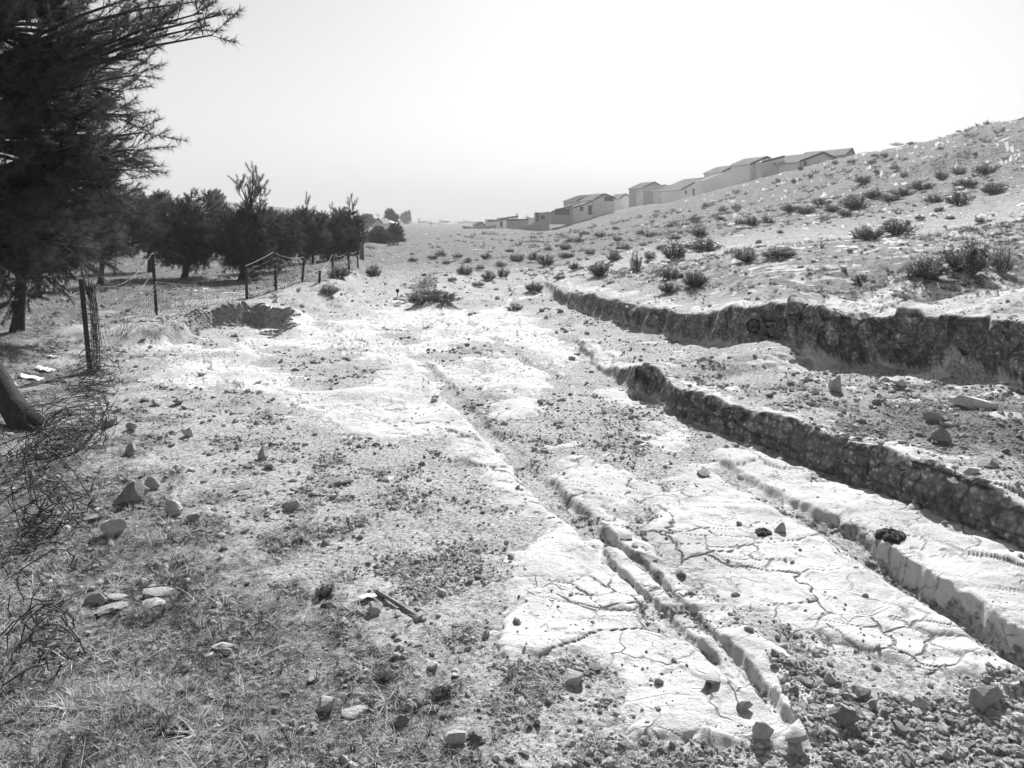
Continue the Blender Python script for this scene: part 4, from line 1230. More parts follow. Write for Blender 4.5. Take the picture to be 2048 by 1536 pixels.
def pebble_mesh(seed):
    import bmesh
    r = np.random.default_rng(seed)
    bm = bmesh.new()
    bmesh.ops.create_icosphere(bm, subdivisions=1, radius=1.0)
    sc = np.array([1.0, r.uniform(.6, .95), r.uniform(.4, .7)])
    for v in bm.verts:
        c = np.array(v.co) * r.uniform(0.75, 1.15) * sc
        v.co = c
    me = bpy.data.meshes.new('pebble')
    bm.to_mesh(me); bm.free()
    me.materials.append(M['stone'])
    return me
PEB = [pebble_mesh(i) for i in range(6)]
soilw = (1 - GV['rock']) * (1 - 0.25 * GV['grass']) * (0.12 + sst(-0.25, 0.55, GV['n1'])) ** 1.6
w_all = soilw * np.clip(1.25 - GP[:, 1] / 24, 0, 1) * np.where(GSL > 1.5, 0.15, 1.0) * (1 - 0.3 * GV['hill']) + 0.02 * GV['rock'] * (GP[:, 1] < 14) * (GV['n1'] < -.1)
rub = inpoly(RUBBLE)
ids = np.concatenate([pick(w_all > 0, 90000, w_all), pick(inpx(1560, 2080, 700, 960) & (GSL < 1.2) & (GV['rock'] < .6), 3000), pick(inpx(1060, 1420, 800, 960) & (GV['rock'] < .5), 900)])
sz = (0.0015 + 0.00062 * GP[ids, 1]) * np.exp(np.clip(rng.normal(0, 0.75, len(ids)), -1.6, 2.0))
ids2 = pick(rub, 3000)
sz2 = 0.5 * (4 + 22 * rng.random(len(ids2)) ** 3) / F * GP[ids2, 1]
idp = pick((GV['pit'] > .5), 1200)
ids = np.concatenate([ids, ids2, idp]); sz = np.concatenate([sz, sz2, rng.uniform(.012, .04, len(idp))])
n = len(ids)
scatter('gravel', GP[ids] + np.array([0, 0, 1]) * (sz * 0.12)[:, None], np.stack([rng.normal(0, .4, n), rng.normal(0, .4, n), rng.uniform(0, 6.28, n)], 1), np.repeat(sz[:, None], 3, 1), rng.integers(0, 6, n), PEB,
        'grey gravel and pebbles strewn over the soil between the rocks', 'gravel')

def tuft_mesh(seed, nb=16, spread=0.7, lie=0.0):
    r = np.random.default_rng(seed)
    V, Fc = [], []
    for b in range(nb):
        az = r.uniform(0, 6.28); h = r.uniform(.45, 1.0); lean = r.uniform(.15, spread) + lie
        d = np.array([math.cos(az), math.sin(az), 0]); s = np.array([-d[1], d[0], 0]) * 0.022
        p0 = d * r.uniform(0, .18)
        p1 = p0 + d * lean * .4 * h + np.array([0, 0, h * .6 * (1 - lie * .6)])
        p2 = p0 + d * lean * 1.1 * h + np.array([0, 0, h * (1 - lie * .8)])
        k = len(V)
        V += [p0 - s, p0 + s, p1 + s * .8, p1 - s * .8, p2]
        Fc += [(k, k + 1, k + 2), (k, k + 2, k + 3), (k + 3, k + 2, k + 4)]
    me = mesh_np('tuft', np.array(V), np.array(Fc))
    me.materials.append(M['grass'])
    return me
TUFT = [tuft_mesh(i) for i in range(4)] + [tuft_mesh(10 + i, 9, 1.6, 0.85) for i in range(3)]
gw = (0.35 + 0.65 * sst(900, 1300, GPY) * sst(600, 200, GPX) + 0.4 * (GP[:, 1] > 12)) * (GV['grass'] > .45) * (1 - GV['rock']) * np.where(GP[:, 1] < 14, 1.0, 0.8) * (GP[:, 1] < 50) * (0.15 + sst(-.4, .5, GV['n1']))
hw = (GV['hill'] > .3) * np.clip(1.2 - GP[:, 1] / 40, 0, 1) * (GSL < 1.5) * sst(-.1, .5, GV['n1'])
lw = (GV['grass'] <= .45) * (GV['rock'] < .3) * (GP[:, 1] < 30) * (GV['n1'] > .25) * 1.0
ids = np.concatenate([pick(gw > 0, 17000, gw), pick(hw > 0, 1500, hw), pick(lw > 0, 2500, lw)])
n = len(ids)
hgt = (0.012 + 0.0035 * GP[ids, 1]) * np.exp(rng.normal(0, .35, n))
scatter('dry_grass', GP[ids], np.stack([rng.normal(0, .2, n), rng.normal(0, .2, n), rng.uniform(0, 6.28, n)], 1), np.stack([hgt * 1.5, hgt * 1.5, hgt], 1), rng.choice(7, n, p=[.07, .07, .07, .07, .24, .24, .24]), TUFT,
        'short dry grass covering the left foreground and the slope', 'grass')

# ------------------------------------------------------------------ shrubs
def needles_np(c, d, n, ln, wd, spread, r):
    """n thin triangles about every centre c with direction d"""
    m = len(c)
    C_ = np.repeat(c, n, 0); D = np.repeat(d, n, 0)
    v = D + r.normal(size=C_.shape) * spread
    v /= np.linalg.norm(v, axis=1)[:, None] + 1e-9
    L_ = ln * r.uniform(0.6, 1.15, (len(C_), 1))
    s = np.cross(v, r.normal(size=C_.shape)); s /= np.linalg.norm(s, axis=1)[:, None] + 1e-9
    a = C_ - s * wd / 2; b = C_ + s * wd / 2; t = C_ + v * L_
    V = np.stack([a, b, t], 1).reshape(-1, 3)
    Fc = np.arange(len(V)).reshape(-1, 3)
    return V, Fc

def shrub_meshes(seed, stems=26, leaves=24, wide=1.0):
    """cushion of upright twigs; unit width, unit height"""
    r = np.random.default_rng(seed)
    mb = MB()
    cs, ds = [], []
    for i in range(stems):
        az = r.uniform(0, 6.28); rad = 0.5 * wide * math.sqrt(r.uniform(0.02, 1.0))
        h = (1.0 - 0.55 * (rad / 0.5) ** 2) * r.uniform(0.65, 1.12)
        p0 = np.array([math.cos(az) * rad * .25, math.sin(az) * rad * .25, -0.05])
        p2 = np.array([math.cos(az) * rad, math.sin(az) * rad, h])
        p1 = (p0 + p2) / 2 + np.array([math.cos(az), math.sin(az), 0]) * rad * .2
        mb.tube([p0, p1, p2], [0.014, 0.010, 0.004], 3, False)
        for k in range(leaves):
            t = r.uniform(0.25, 1.0)
            p = (1 - t) ** 2 * p0 + 2 * t * (1 - t) * p1 + t * t * p2
            cs.append(p + r.normal(size=3) * 0.045)
            dv = (p2 - p0) / np.linalg.norm(p2 - p0)
            ds.append(dv + r.normal(size=3) * .5)
    V, Fc = needles_np(np.array(cs), np.array(ds), 3, 0.12, 0.030, 0.5, r)
    lm = mesh_np('foliage', V, Fc)
    lm.materials.append(M['shrub'])
    tm = mb.mesh('twigs')
    tm.materials.append(M['twig'])
    return lm, tm
SH = [shrub_meshes(500 + i, 30, 26) for i in range(5)] + [shrub_meshes(520 + i, 34, 10, .9) for i in range(2)]
SHRUBS = [  # px, py of the foot, width px, height px, label (None: one of the many alike on the slope)
    (1855, 556, 92, 56, 'large dark round bush on the brink above the tall rock face'),
    (1932, 548, 84, 62, 'leafy bush right of the large dark bush above the rock face'),
    (2004, 545, 50, 62, 'bush at the right edge above the rock face'),
    (1737, 480, 58, 36, 'dark bush of a pair halfway up the slope, left one'),
    (1796, 468, 66, 32, 'dark bush of a pair halfway up the slope, right one'),
    (1350, 520, 50, 38, 'spiky shrub left of the long low shrub above the far rock face'),
    (1408, 503, 74, 26, 'long low dark shrub above the far rock face'),
    (1490, 522, 60, 28, 'open shrub with pale sticks on the middle slope'),
    (1557, 516, 66, 26, 'low dark shrub right of the open shrub on the middle slope'),
    (1340, 558, 48, 32, 'grey feathery shrub just above the far rock face'),
    (1388, 574, 52, 36, 'spiky shrub closest to the brink of the far rock face'),
    (1336, 584, 40, 20, 'flat shrub under the grey feathery one'),
    (1197, 552, 42, 30, 'tufted shrub beyond the left end of the far rock face'),
    (1272, 544, 26, 42, 'tall thin weed left of the spiky shrubs'),
    (1068, 582, 36, 26, 'lone dark tuft on the pale ground left of the far rock face'),
    (885, 602, 74, 18, 'dark brush covering the bank at the end of the rock pavement'),
    (836, 608, 44, 24, 'brush on the shaded left flank of the bank'),
    (862, 590, 50, 12, 'brush on top of the shaded bank'),
    (680, 556, 42, 30, 'round bush beside the fence posts in front of the pine row'),
    (658, 590, 32, 22, 'small dark bush on the edge of the gully'),
    (748, 552, 34, 24, 'bush at the lip of the gully below the far posts'),
    (650, 1195, 44, 34, 'tiny dark grass clump on the foreground soil'),
    (770, 1365, 40, 28, 'low weed on the foreground soil near the lower edge'),
    (1722, 566, 32, 18, 'small tuft in the open ground right of the shrubs'),
    (885, 1395, 40, 26, 'thin weed beside the white rock sheet at the lower edge'),
]
many = [(826, 524, 24, 12), (865, 518, 22, 12), (882, 513, 24, 14), (916, 516, 22, 12), (893, 528, 18, 8), (936, 526, 18, 12), (972, 518, 24, 12), (931, 550, 34, 20), (979, 560, 30, 22), (1007, 557, 26, 20), (1034, 523, 34, 14), (1067, 523, 24, 18), (1092, 532, 36, 22),
        (1131, 500, 26, 16), (1133, 516, 36, 14), (1096, 502, 22, 14), (1227, 522, 34, 22), (1140, 485, 16, 12), (1157, 486, 20, 12), (1199, 476, 26, 14), (1236, 483, 24, 12), (1169, 470, 24, 12), (1300, 474, 22, 12), (1341, 455, 24, 12), (1390, 442, 22, 12), (955, 573, 24, 14), (1030, 622, 28, 16),
        (1411, 415, 14, 10), (1445, 424, 20, 12), (1473, 420, 18, 12), (1391, 447, 22, 12), (1400, 474, 36, 18), (1479, 450, 20, 16), (1503, 451, 30, 18), (1535, 448, 28, 16), (1556, 364, 12, 9), (1587, 366, 12, 9), (1621, 355, 12, 10), (1670, 329, 18, 11), (1704, 327, 18, 12), (1749, 314, 16, 9), (1768, 314, 20, 9),
        (1745, 327, 20, 9), (1728, 366, 40, 18), (1754, 347, 16, 10), (1809, 354, 18, 12), (1790, 340, 20, 12), (1884, 360, 30, 18), (1918, 350, 36, 18), (1974, 348, 46, 20), (1842, 380, 48, 20), (1805, 392, 40, 22), (1749, 398, 36, 18), (1711, 420, 48, 28), (1780, 404, 40, 20), (1869, 406, 36, 22), (1917, 410, 40, 26), (1988, 388, 44, 24),
        (1930, 372, 40, 18), (1610, 428, 36, 20), (1640, 410, 40, 16), (1580, 424, 30, 16), (1662, 424, 36, 14), (1692, 433, 30, 14), (1651, 441, 18, 10), (1795, 292, 24, 9), (1822, 290, 16, 8), (1917, 265, 12, 7), (1880, 300, 14, 8), (1950, 312, 14, 8), (1840, 440, 22, 10), (1900, 440, 18, 9), (1960, 446, 22, 10), (1880, 424, 24, 12),
        (1560, 468, 16, 8), (1700, 505, 14, 7), (1300, 520, 24, 16), (1250, 500, 24, 14), (1180, 510, 22, 12), (1020, 505, 18, 9), (1000, 535, 22, 12), (960, 540, 20, 12), (905, 562, 20, 10), (1120, 560, 24, 12), (1150, 540, 24, 14), (1440, 440, 18, 10), (1350, 480, 26, 14), (1320, 500, 22, 12), (1280, 470, 18, 10), (1230, 460, 18, 9)]
ORD = 'first second third fourth fifth sixth seventh eighth ninth tenth eleventh twelfth thirteenth fourteenth fifteenth sixteenth seventeenth eighteenth nineteenth twentieth'.split()
def shzone(px, py):
    for k, (c, txt) in enumerate([(px > 1690 and py < 332, 'near the skyline right of the houses'), (px > 1540 and py < 370, 'close below the upper houses'), (px > 1770 and py < 415, 'on the scrubby upper right slope'),
                                  (px > 1560 and py < 436, 'on the slope below the upper houses'), (px > 1560, 'on the bare middle of the right slope'), (px > 1395 and py < 455, 'below the long blank wall'),
                                  (px > 1250, 'above the far rock face'), (px > 1050 and py < 490, 'below the patched white shack'), (px > 1050, 'beyond the end of the far rock face'), (py > 540, 'right of the brushy bank'), (True, 'beside the gully')]):
        if c:
            return k, txt
allsh = [(a[0], a[1]) for a in SHRUBS] + [(a[0], a[1]) for a in many]
hp = hits(allsh)
for i, p in enumerate(hp):
    own = i < len(SHRUBS)
    px, py, w, h = (SHRUBS[i] if own else many[i - len(SHRUBS)])[:4]
    k = p[1] / F
    lm, tm = SH[rng.integers(0, 5) if h < 1.1 * w else rng.integers(5, 7)]
    o = empty('shrub', tuple(p), rng.uniform(0, 6.28))
    o.scale = (w * k * rng.uniform(.9, 1.35), w * k * rng.uniform(.9, 1.35), h * k * rng.uniform(.75, 1.15))
    link('foliage', lm, None, o)
    if own or w > 28:
        link('twigs', tm, None, o)
    if own:
        lab = SHRUBS[i][4]
    else:
        zn, place = shzone(px, py)
        lab = 'low thorny shrub %s, %s from the left there' % (place, ORD[sum(1 for a in many if shzone(a[0], a[1])[0] == zn and (a[0], a[1]) < (px, py))])
    tag(o, lab, 'shrub', None if own else 'thorny shrubs dotted over the slope')

# low scrub and dry herbs between the shrubs: nobody could count it
def herb_mesh(seed):
    r = np.random.default_rng(seed)
    V = []
    for i in range(26):
        az = r.uniform(0, 6.28); rad = .5 * math.sqrt(r.random()); h = r.uniform(.4, 1.0)
        p = np.array([math.cos(az) * rad * .5, math.sin(az) * rad * .5, 0]); q = np.array([math.cos(az) * rad * 1.2, math.sin(az) * rad * 1.2, h])
        s_ = r.normal(size=3) * .045
        V += [p - s_, p + s_, q]
    me = mesh_np('herb', np.array(V), np.arange(len(V)).reshape(-1, 3))
    me.materials.append(M['shrub'])
    return me
hz_w = np.maximum(GV['hill'], GV['far']) * (GP[:, 1] > 9) * (GP[:, 1] < 110) * (GSL < 2) * sst(0.0, 0.5, fbm(GP[:, 0] * .22, GP[:, 1] * .16, 3, 120) + 0.15) * (0.2 + sst(-.2, .4, GV['n1'])) * ((GPX > 740) | (GP[:, 1] > 40)) * np.where(GPX < 1060, 0.4, 1.0) * (1 - GV['gully'])
ids = pick(hz_w > 0, 4000, hz_w)
n = len(ids)
wv = 0.5 * rng.uniform(4, 17, n) * np.exp(rng.normal(0, .3, n)) / F * GP[ids, 1]
scatter('undergrowth', GP[ids], np.stack([rng.normal(0, .15, n), rng.normal(0, .15, n), rng.uniform(0, 6.28, n)], 1), np.stack([wv * 1.6, wv * 1.6, wv * rng.uniform(.5, 1.0, n)], 1), rng.integers(0, 4, n), [herb_mesh(i) for i in range(4)],
        'dry herbs and low scrub covering the slope between the shrubs', 'undergrowth')

# ------------------------------------------------------------------ pines
def pine(label, base, top, crown, radii, ncl, ntw, seed, nneed=16, nlen=0.10, nw=0.005, r0=0.09, extra=(), group='pines along the fence', up=0.35, step=0.055, shape=0.5, via=None):
    r = np.random.default_rng(seed)
    base = np.array(base, float); top = np.array(top, float); crown = np.array(crown, float)
    root = empty('pine_tree', tuple(base))
    tag(root, label, 'tree', group)
    B = base.copy()
    if 2 < seed < 30:
        top = base + (top - base) * 0.72; radii = tuple(q * 1.08 for q in radii)
    tp = []
    for t in np.linspace(-0.03, 1, 10):
        p = (base * (1 - t) + top * t if via is None else (1 - t) ** 2 * base + 2 * t * (1 - t) * np.array(via) + t * t * top) + np.array([math.sin(t * 5 + seed), math.cos(t * 4 + seed), 0]) * 0.06 * t * np.linalg.norm(top - base) * .5
        tp.append(p)
    tp = np.array(tp)
    mb = MB()
    mb.tube([p - B for p in tp], [r0 * (1.25 if i == 0 else 1) * (1 - 0.75 * i / 9) for i in range(10)], 10)
    bm_ = MB()
    cs, ds = [], []
    targets = []
    for i in range(ncl):
        v = r.normal(size=3); v /= np.linalg.norm(v)
        q = crown + v * np.array(radii) * r.uniform(0.05, 1.0) ** shape
        targets.append((q, 1.0))
    for e in extra:
        targets.append((np.array(e, float), 1.0))
    for qi, (q, _) in enumerate(targets):
        shoot = qi >= ncl and radii[0] < 1.5 and seed > 4
        hd = np.hypot(*(q - crown)[:2])
        zt = q[2] - 0.45 * hd - 0.1
        j = int(np.clip(np.searchsorted(tp[:, 2], zt), 2, 9))
        s = tp[j]
        mid = (s + q) / 2 + np.array([0, 0, 0.12 * np.linalg.norm(q - s)])
        L_ = np.linalg.norm(q - s)
        pts = [(1 - t) ** 2 * s + 2 * t * (1 - t) * mid + t * t * q for t in np.linspace(0, 1, 6)]
        bm_.tube([p - B for p in pts], [max(0.005, r0 * .32 * min(1, L_)) * (1 - 0.8 * k / 5) for k in range(6)], 4, False)
        d0 = pts[-1] - pts[-2]; d0 /= np.linalg.norm(d0) + 1e-9
        outd = (q - crown) / np.array(radii); outd /= np.linalg.norm(outd) + 1e-9
        for k in range(ntw if not shoot else ntw // 2):
            t = r.uniform(0.55, 1.0)
            a = pts[min(5, int(t * 5))] * (1 - (t * 5) % 1) + pts[min(5, int(t * 5) + 1)] * ((t * 5) % 1)
            d = d0 * (.5 if seed < 3 else .25) + outd * .45 + r.normal(size=3) * (.55 if seed < 3 else .75) + np.array([0, 0, up])
            if shoot: d = np.array([0, 0, 1.0]) + r.normal(size=3) * .3
            d /= np.linalg.norm(d)
            ln = nlen * (r.uniform(2.0, 4.2) if seed < 3 or shoot else r.uniform(1.6, 3.0))
            e = a + d * ln + np.array([0, 0, r.uniform(-.02, .04)])
            bm_.tube([a - B, e - B], [0.005, 0.002], 3, False)
            nn = max(2, int(ln / step))
            for m_ in range(nn):
                tt = 0.3 + 0.7 * (m_ + 1) / nn
                cs.append(a + (e - a) * tt - B); ds.append(d)
    tk = mb.build('trunk', M['bark'], root, smooth=True)
    bm_.build('branch', M['bark'], tk)
    V, Fc = needles_np(np.array(cs), np.array(ds), nneed, nlen, nw, 0.62 if seed < 3 else 0.6, r)
    me = mesh_np('crown', V, Fc)
    link('crown', me, M['needle'], root)
    return root

def gp(px, py, Y):
    """point on the ground in the direction of a picture column at depth Y"""
    x = (px - CX) / F * Y
    return np.array([x, Y, zat(x, Y)])
b = hit(58, 858)
pine('big dark pine with a leaning trunk filling the upper left corner', b, at(-60, 60, 8.3), at(20, 200, 8.3), (1.35, 1.1, 1.75), 270, 11, 1, 16, 0.105, 0.0058, 0.125,
     extra=[at(300, 75, 8.0), at(280, 120, 8.0), at(250, 60, 8.1), at(310, 45, 7.9), at(270, 150, 8.0), at(285, 265, 8), at(270, 300, 8.1), at(255, 340, 8.2), at(262, 230, 8), at(240, 200, 8.1), at(420, 50, 7.3), at(405, 25, 7.3), at(440, 30, 7.2), at(380, 5, 7.4), at(425, 70, 7.25), at(340, -20, 7.6)], shape=0.42, via=at(-150, 620, 8.2))
b = gp(34, 690, 12.6)
pine('pine with pale hanging foliage behind the leaning trunk on the left edge', b, at(70, 340, 12.5), at(110, 440, 12.4), (1.25, 1.0, 0.95), 105, 10, 2, 16, 0.11, 0.007, 0.10,
     extra=[at(40, 560, 12), at(60, 590, 12), at(110, 560, 12), at(180, 520, 12.2), at(150, 540, 12), at(230, 480, 12.3), at(20, 610, 12), at(90, 530, 12)])
b = gp(200, 560, 21)
pine('pine in the thicket between the left edge trees and the dark round pine', b, at(225, 395, 21), at(230, 450, 21), (1.2, 1.0, 0.85), 90, 11, 3, 14, 0.11, 0.008, 0.08)
b = gp(300, 545, 27)
pine('lighter pine in the thicket behind the dark round pine', b, at(300, 385, 27), at(298, 445, 27), (1.15, 1.0, 0.95), 100, 11, 4, 13, 0.12, 0.010, 0.08)
b = gp(369, 557, 23.5)
pine('dark round pine on a single trunk behind the fence', b, at(400, 385, 23.5), at(375, 465, 23.5), (1.55, 1.25, 0.92), 215, 12, 5, 12, 0.11, 0.009, 0.10, up=.15,
     extra=[at(400, 385, 23.5), at(420, 392, 23.5), at(380, 400, 23.4), at(430, 402, 23.5)])
b = gp(484, 563, 22.5)
pine('taller pine with bare upper shoots right of the dark round pine', b, at(512, 365, 22.5), at(500, 478, 22.5), (1.0, 0.95, 0.9), 165, 12, 6, 12, 0.11, 0.009, 0.10, up=.15,
     extra=[at(510, 352, 22.5), at(518, 365, 22.5), at(505, 372, 22.5), at(478, 368, 22.5), at(520, 385, 22.5), at(500, 395, 22.5), at(474, 385, 22.5), at(515, 400, 22.4), at(495, 410, 22.5), at(530, 400, 22.5)])
b = gp(560, 545, 27)
pine('pale grey pine right of the tall pine with bare shoots', b, at(562, 430, 27), at(556, 470, 27), (0.8, 0.8, 0.72), 120, 11, 7, 11, 0.12, 0.010, 0.07, up=.15)
b = gp(629, 534, 33)
pine('pine with a thin trunk and a loose crown in the row beyond', b, at(605, 418, 33), at(606, 468, 33), (0.95, 0.95, 0.92), 140, 11, 8, 10, 0.13, 0.012, 0.09, up=.15, extra=[at(612, 408, 33)])
b = gp(660, 532, 35)
pine('curved trunk pine in the middle of the row beyond', b, at(662, 425, 35), at(660, 472, 35), (1.05, 1, 0.85), 150, 11, 9, 10, 0.13, 0.012, 0.09, up=.15, extra=[at(665, 425, 35)])
b = gp(688, 531, 36)
pine('pine at the end of the row with feathery tips', b, at(700, 412, 36), at(694, 468, 36), (0.9, 0.95, 0.92), 140, 11, 10, 10, 0.13, 0.012, 0.09, up=.15, extra=[at(700, 405, 36), at(708, 418, 36)])
b = gp(762, 492, 66)
pine('small bushy pine above the gully, left of two', b, at(762, 460, 66), at(757, 478, 66), (0.8, 0.8, 0.45), 30, 8, 11, 9, 0.24, 0.03, 0.08, group='small pines above the gully')
b = gp(786, 490, 68)
pine('small bushy pine above the gully, right of two', b, at(790, 458, 68), at(785, 476, 68), (0.85, 0.8, 0.7), 34, 8, 12, 9, 0.24, 0.03, 0.08, group='small pines above the gully')
for i, (px, py, Y, w, h) in enumerate([(808, 445, 330, 2.4, 4.2), (815, 443, 330, 1.6, 5.0), (735, 450, 200, 2.0, 2.2), (782, 452, 170, 1.2, 3.0), (90, 440, 120, 3, 4), (430, 440, 130, 2.6, 3.2)]):
    b = gp(px, py, Y)
    pine(['faint tree with two crowns in the haze, broader one', 'faint tall thin tree in the haze over the valley', 'dark rounded tree left of the valley houses', 'slim tree beside the white valley house', 'tree far behind the thicket on the left slope', 'tree far behind the tall pine with bare shoots'][i],
         b, b + np.array([0, 0, h]), b + np.array([0, 0, h * .6]), (w * .5, w * .5, h * .42), 22, 6, 30 + i, 8, 0.5, 0.08, 0.15, group='distant trees')

# ------------------------------------------------------------------ fence
fence = empty('wire_fence', tuple(hit(312, 630)))
FO = np.array(fence.location)
tag(fence, 'rusty post and wire netting fence running along the pines', 'fence')
POSTS = [(180, 744, 158, 558), (312, 630, 303, 508), (492, 599, 490, 532), (551, 582, 547, 504), (601, 565, 607, 514), (636, 565, 638, 541), (663, 549, 664, 510), (697, 543, 695, 504), (716, 538, 713, 502)]
hpst = hits([(p[0], p[1]) for p in POSTS])
tops = []
for i, ((bx, by, tx, ty), p) in enumerate(zip(POSTS, hpst)):
    Y = p[1]
    q = at(tx, ty, Y)
    tops.append(q)
    mb = MB()
    w, t = (0.055, 0.008) if i == 0 else (0.05, 0.008)
    a0, a1 = p - FO - np.array([0, 0, .25]), q - FO
    # angle iron: two flanges
    def flange(u, v):
        vs_ = []
        for c in (a0, a1):
            for du, dv in ((0, 0), (1, 0), (1, 1), (0, 1)):
                vs_.append(c + np.array(u) * du + np.array(v) * dv)
        mb.add(vs_, [(0, 3, 2, 1), (4, 5, 6, 7), (0, 1, 5, 4), (1, 2, 6, 5), (2, 3, 7, 6), (3, 0, 4, 7)])
    flange((w, 0, 0), (0, t, 0))
    flange((-t, 0, 0), (0, w, 0))
    mb.build('post', M['iron'], fence)
# netting bays and strands
def wire_tube(mb, pts, r, n=3):
    mb.tube([p - FO for p in pts], r, n, False)
for i in range(len(POSTS) - 1):
    p0, p1 = hpst[i], hpst[i + 1]; t0, t1 = tops[i], tops[i + 1]
    if i in (4, 5):
        t0 = p0 + (t0 - p0) * 1.0
    mb = MB()
    nv = [26, 26, 22, 18, 8, 8, 12, 8][i]
    hmax = [0.62, 0.55, 0.95, 0.92, 0.5, .5, 0.8, 0.8][i]
    rr = random.Random(i)
    rad = 0.0028 if i < 2 else 0.0042
    def pt(s, h):
        a = p0 * (1 - s) + p1 * s
        a = np.array([a[0], a[1], 0])
        z0 = (p0[2] * (1 - s) + p1[2] * s); z1 = (t0[2] * (1 - s) + t1[2] * s)
        slump = (0.25 if i < 2 else 0.04) * math.sin(math.pi * s) * h
        return np.array([a[0] + 0.04 * math.sin(9 * s + 5 * h + i), a[1] + 0.06 * math.sin(7 * s + 3 * h), z0 + (z1 - z0) * h * hmax - slump * (z1 - z0)])
    for k in range(nv + 1):
        s = (k + rr.uniform(-.15, .15)) / nv
        s = min(max(s, 0.01), .99)
        hm = 1.0 if i >= 2 else 1.0 - 0.45 * math.sin(math.pi * s) * rr.random()
        wire_tube(mb, [pt(s + .015 * math.sin(5 * h + k), h * hm) for h in np.linspace(0.0, 1, 6)], rad)
    for k in range(6):
        h = (k + .5) / 6
        wire_tube(mb, [pt(s, h + .03 * math.sin(12 * s + k)) for s in np.linspace(0, 1, 9)], rad)
    mb.build('wire_netting', M['wire'], fence)
def strand(a, b, sag, name='barbed_wire', r=0.004, barbs=True):
    mb = MB()
    n = 14
    pts = [a * (1 - t) + b * t - np.array([0, 0, 4 * sag * t * (1 - t)]) for t in np.linspace(0, 1, n)]
    wire_tube(mb, pts, r)
    if barbs:
        for t in np.linspace(.04, .96, 16):
            c = a * (1 - t) + b * t - np.array([0, 0, 4 * sag * t * (1 - t)])
            v = rng.normal(size=3); v /= np.linalg.norm(v)
            wire_tube(mb, [c - v * .02, c + v * .02], .003)
    mb.build(name, M['wire'], fence)
strand(tops[0] - np.array([-0.02, 0, 0.0]), tops[1], 0.30)
strand(tops[0] * .7 + hpst[0] * .3, tops[1] * .7 + hpst[1] * .3, 0.25)
strand(tops[1] * .55 + hpst[1] * .45, tops[2] * .3 + hpst[2] * .7, 0.02)
for i in range(2, 8):
    strand(tops[i], tops[i + 1], 0.08 if i != 2 else .02, r=.0055, barbs=False)

# a roll of netting leaning on the first post
rb = hit(192, 742)
mb = MB()
for k in range(24):
    th = k * 2.4
    rad = 0.05 * math.sqrt((k + .5) / 24)
    x0, y0 = rad * math.cos(th), rad * math.sin(th)
    mb.tube([(x0 * 1.2, y0 * 1.2, 0.0), (x0 + .02 * math.sin(k), y0, .4), (x0 * .9 - .03, y0, .8 + .05 * math.sin(k)), (x0 * 1.4 - 0.10 + .03 * math.sin(k * 2), y0 * 1.4, 1.12 + .06 * math.sin(k * 3))], 0.0035, 3, False)
for k in range(16):
    z = .04 + k * .068
    mb.tube([(0.058 * math.cos(t) - .09 * z ** 2, 0.058 * math.sin(t), z + .02 * math.sin(t + k)) for t in np.linspace(0, 6.0, 8)], 0.0035, 3, False)
o = mb.build('netting_roll', M['wire'], None, (rb[0], rb[1], rb[2]))
tag(o, 'loose roll of rusty netting standing against the nearest fence post', 'netting')

# tangled barbed wire
def tangle(label, path, nloops, rad, seed, nstr, wire_r, flat=0.5, barb=0.09):
    """path: points (px, py, Y) the loops wander along"""
    r = np.random.default_rng(seed)
    P = np.array([at(*q) for q in path])
    org = P[0].copy(); org[2] = zat(org[0], org[1])
    root = empty('barbed_wire_tangle', tuple(org))
    tag(root, label, 'barbed wire', 'tangles of old barbed wire')
    for s in range(nstr):
        mb = MB()
        n = int(nloops * 13)
        ph = r.uniform(0, 6.28); ax = r.normal(size=3); ax /= np.linalg.norm(ax)
        u = np.array([1.0, 0.25, 0.15]) + r.normal(size=3) * .25; v = np.array([0.1, -0.7, 0.75 * (1 - flat) + .2]) + r.normal(size=3) * .3
        pts = []
        t0, t1 = sorted((r.uniform(0, .45), r.uniform(.55, 1.0)))
        for k in range(n):
            t = t0 + (t1 - t0) * k / (n - 1)
            c = np.array([np.interp(t, np.linspace(0, 1, len(P)), P[:, j]) for j in range(3)])
            a = ph + 2 * math.pi * nloops * k / n
            R = rad * (0.65 + 0.5 * math.sin(a * .23 + s * 1.7) + 0.2 * math.sin(a * .61 + s))
            p = c + (u * math.cos(a) + v * math.sin(a)) * R + 0.05 * rad * r.normal(size=3)
            pts.append(p)
        pts = np.array(pts)
        zg = zats(pts[:, 0], pts[:, 1])
        pts[:, 2] = np.maximum(pts[:, 2], zg + 0.01)
        mb.tube([p - org for p in pts], wire_r, 4, False)
        acc = 0
        for k in range(1, n):
            acc += np.linalg.norm(pts[k] - pts[k - 1])
            if acc > barb:
                acc = 0
                for q in range(2):
                    w = r.normal(size=3); w /= np.linalg.norm(w)
                    mb.tube([pts[k] - org - w * wire_r * 4.5, pts[k] - org + w * wire_r * 4.5], wire_r * .75, 3, False)
        mb.build('wire', M['wire'], root)
tangle('flat coils of barbed wire spread round the foot of the nearest fence post', [(235, 690, 10.2), (200, 720, 9.9), (180, 760, 9.3), (170, 800, 8.6), (190, 820, 8.3)], 5, 0.20, 1, 7, 0.0032, .7)
tangle('dense dark tangle of barbed wire in front of the leaning trunk', [(215, 790, 8.0), (190, 830, 7.4), (150, 850, 6.9), (100, 880, 6.3), (60, 910, 5.9), (120, 900, 6.2)], 5, 0.21, 2, 9, 0.0033, .05)
tangle('wide loops of barbed wire over the grass on the left edge', [(150, 900, 5.9), (120, 960, 5.4), (100, 1010, 5.0), (70, 1070, 4.7), (50, 1110, 4.5)], 4, 0.19, 3, 6, 0.0033, .05)
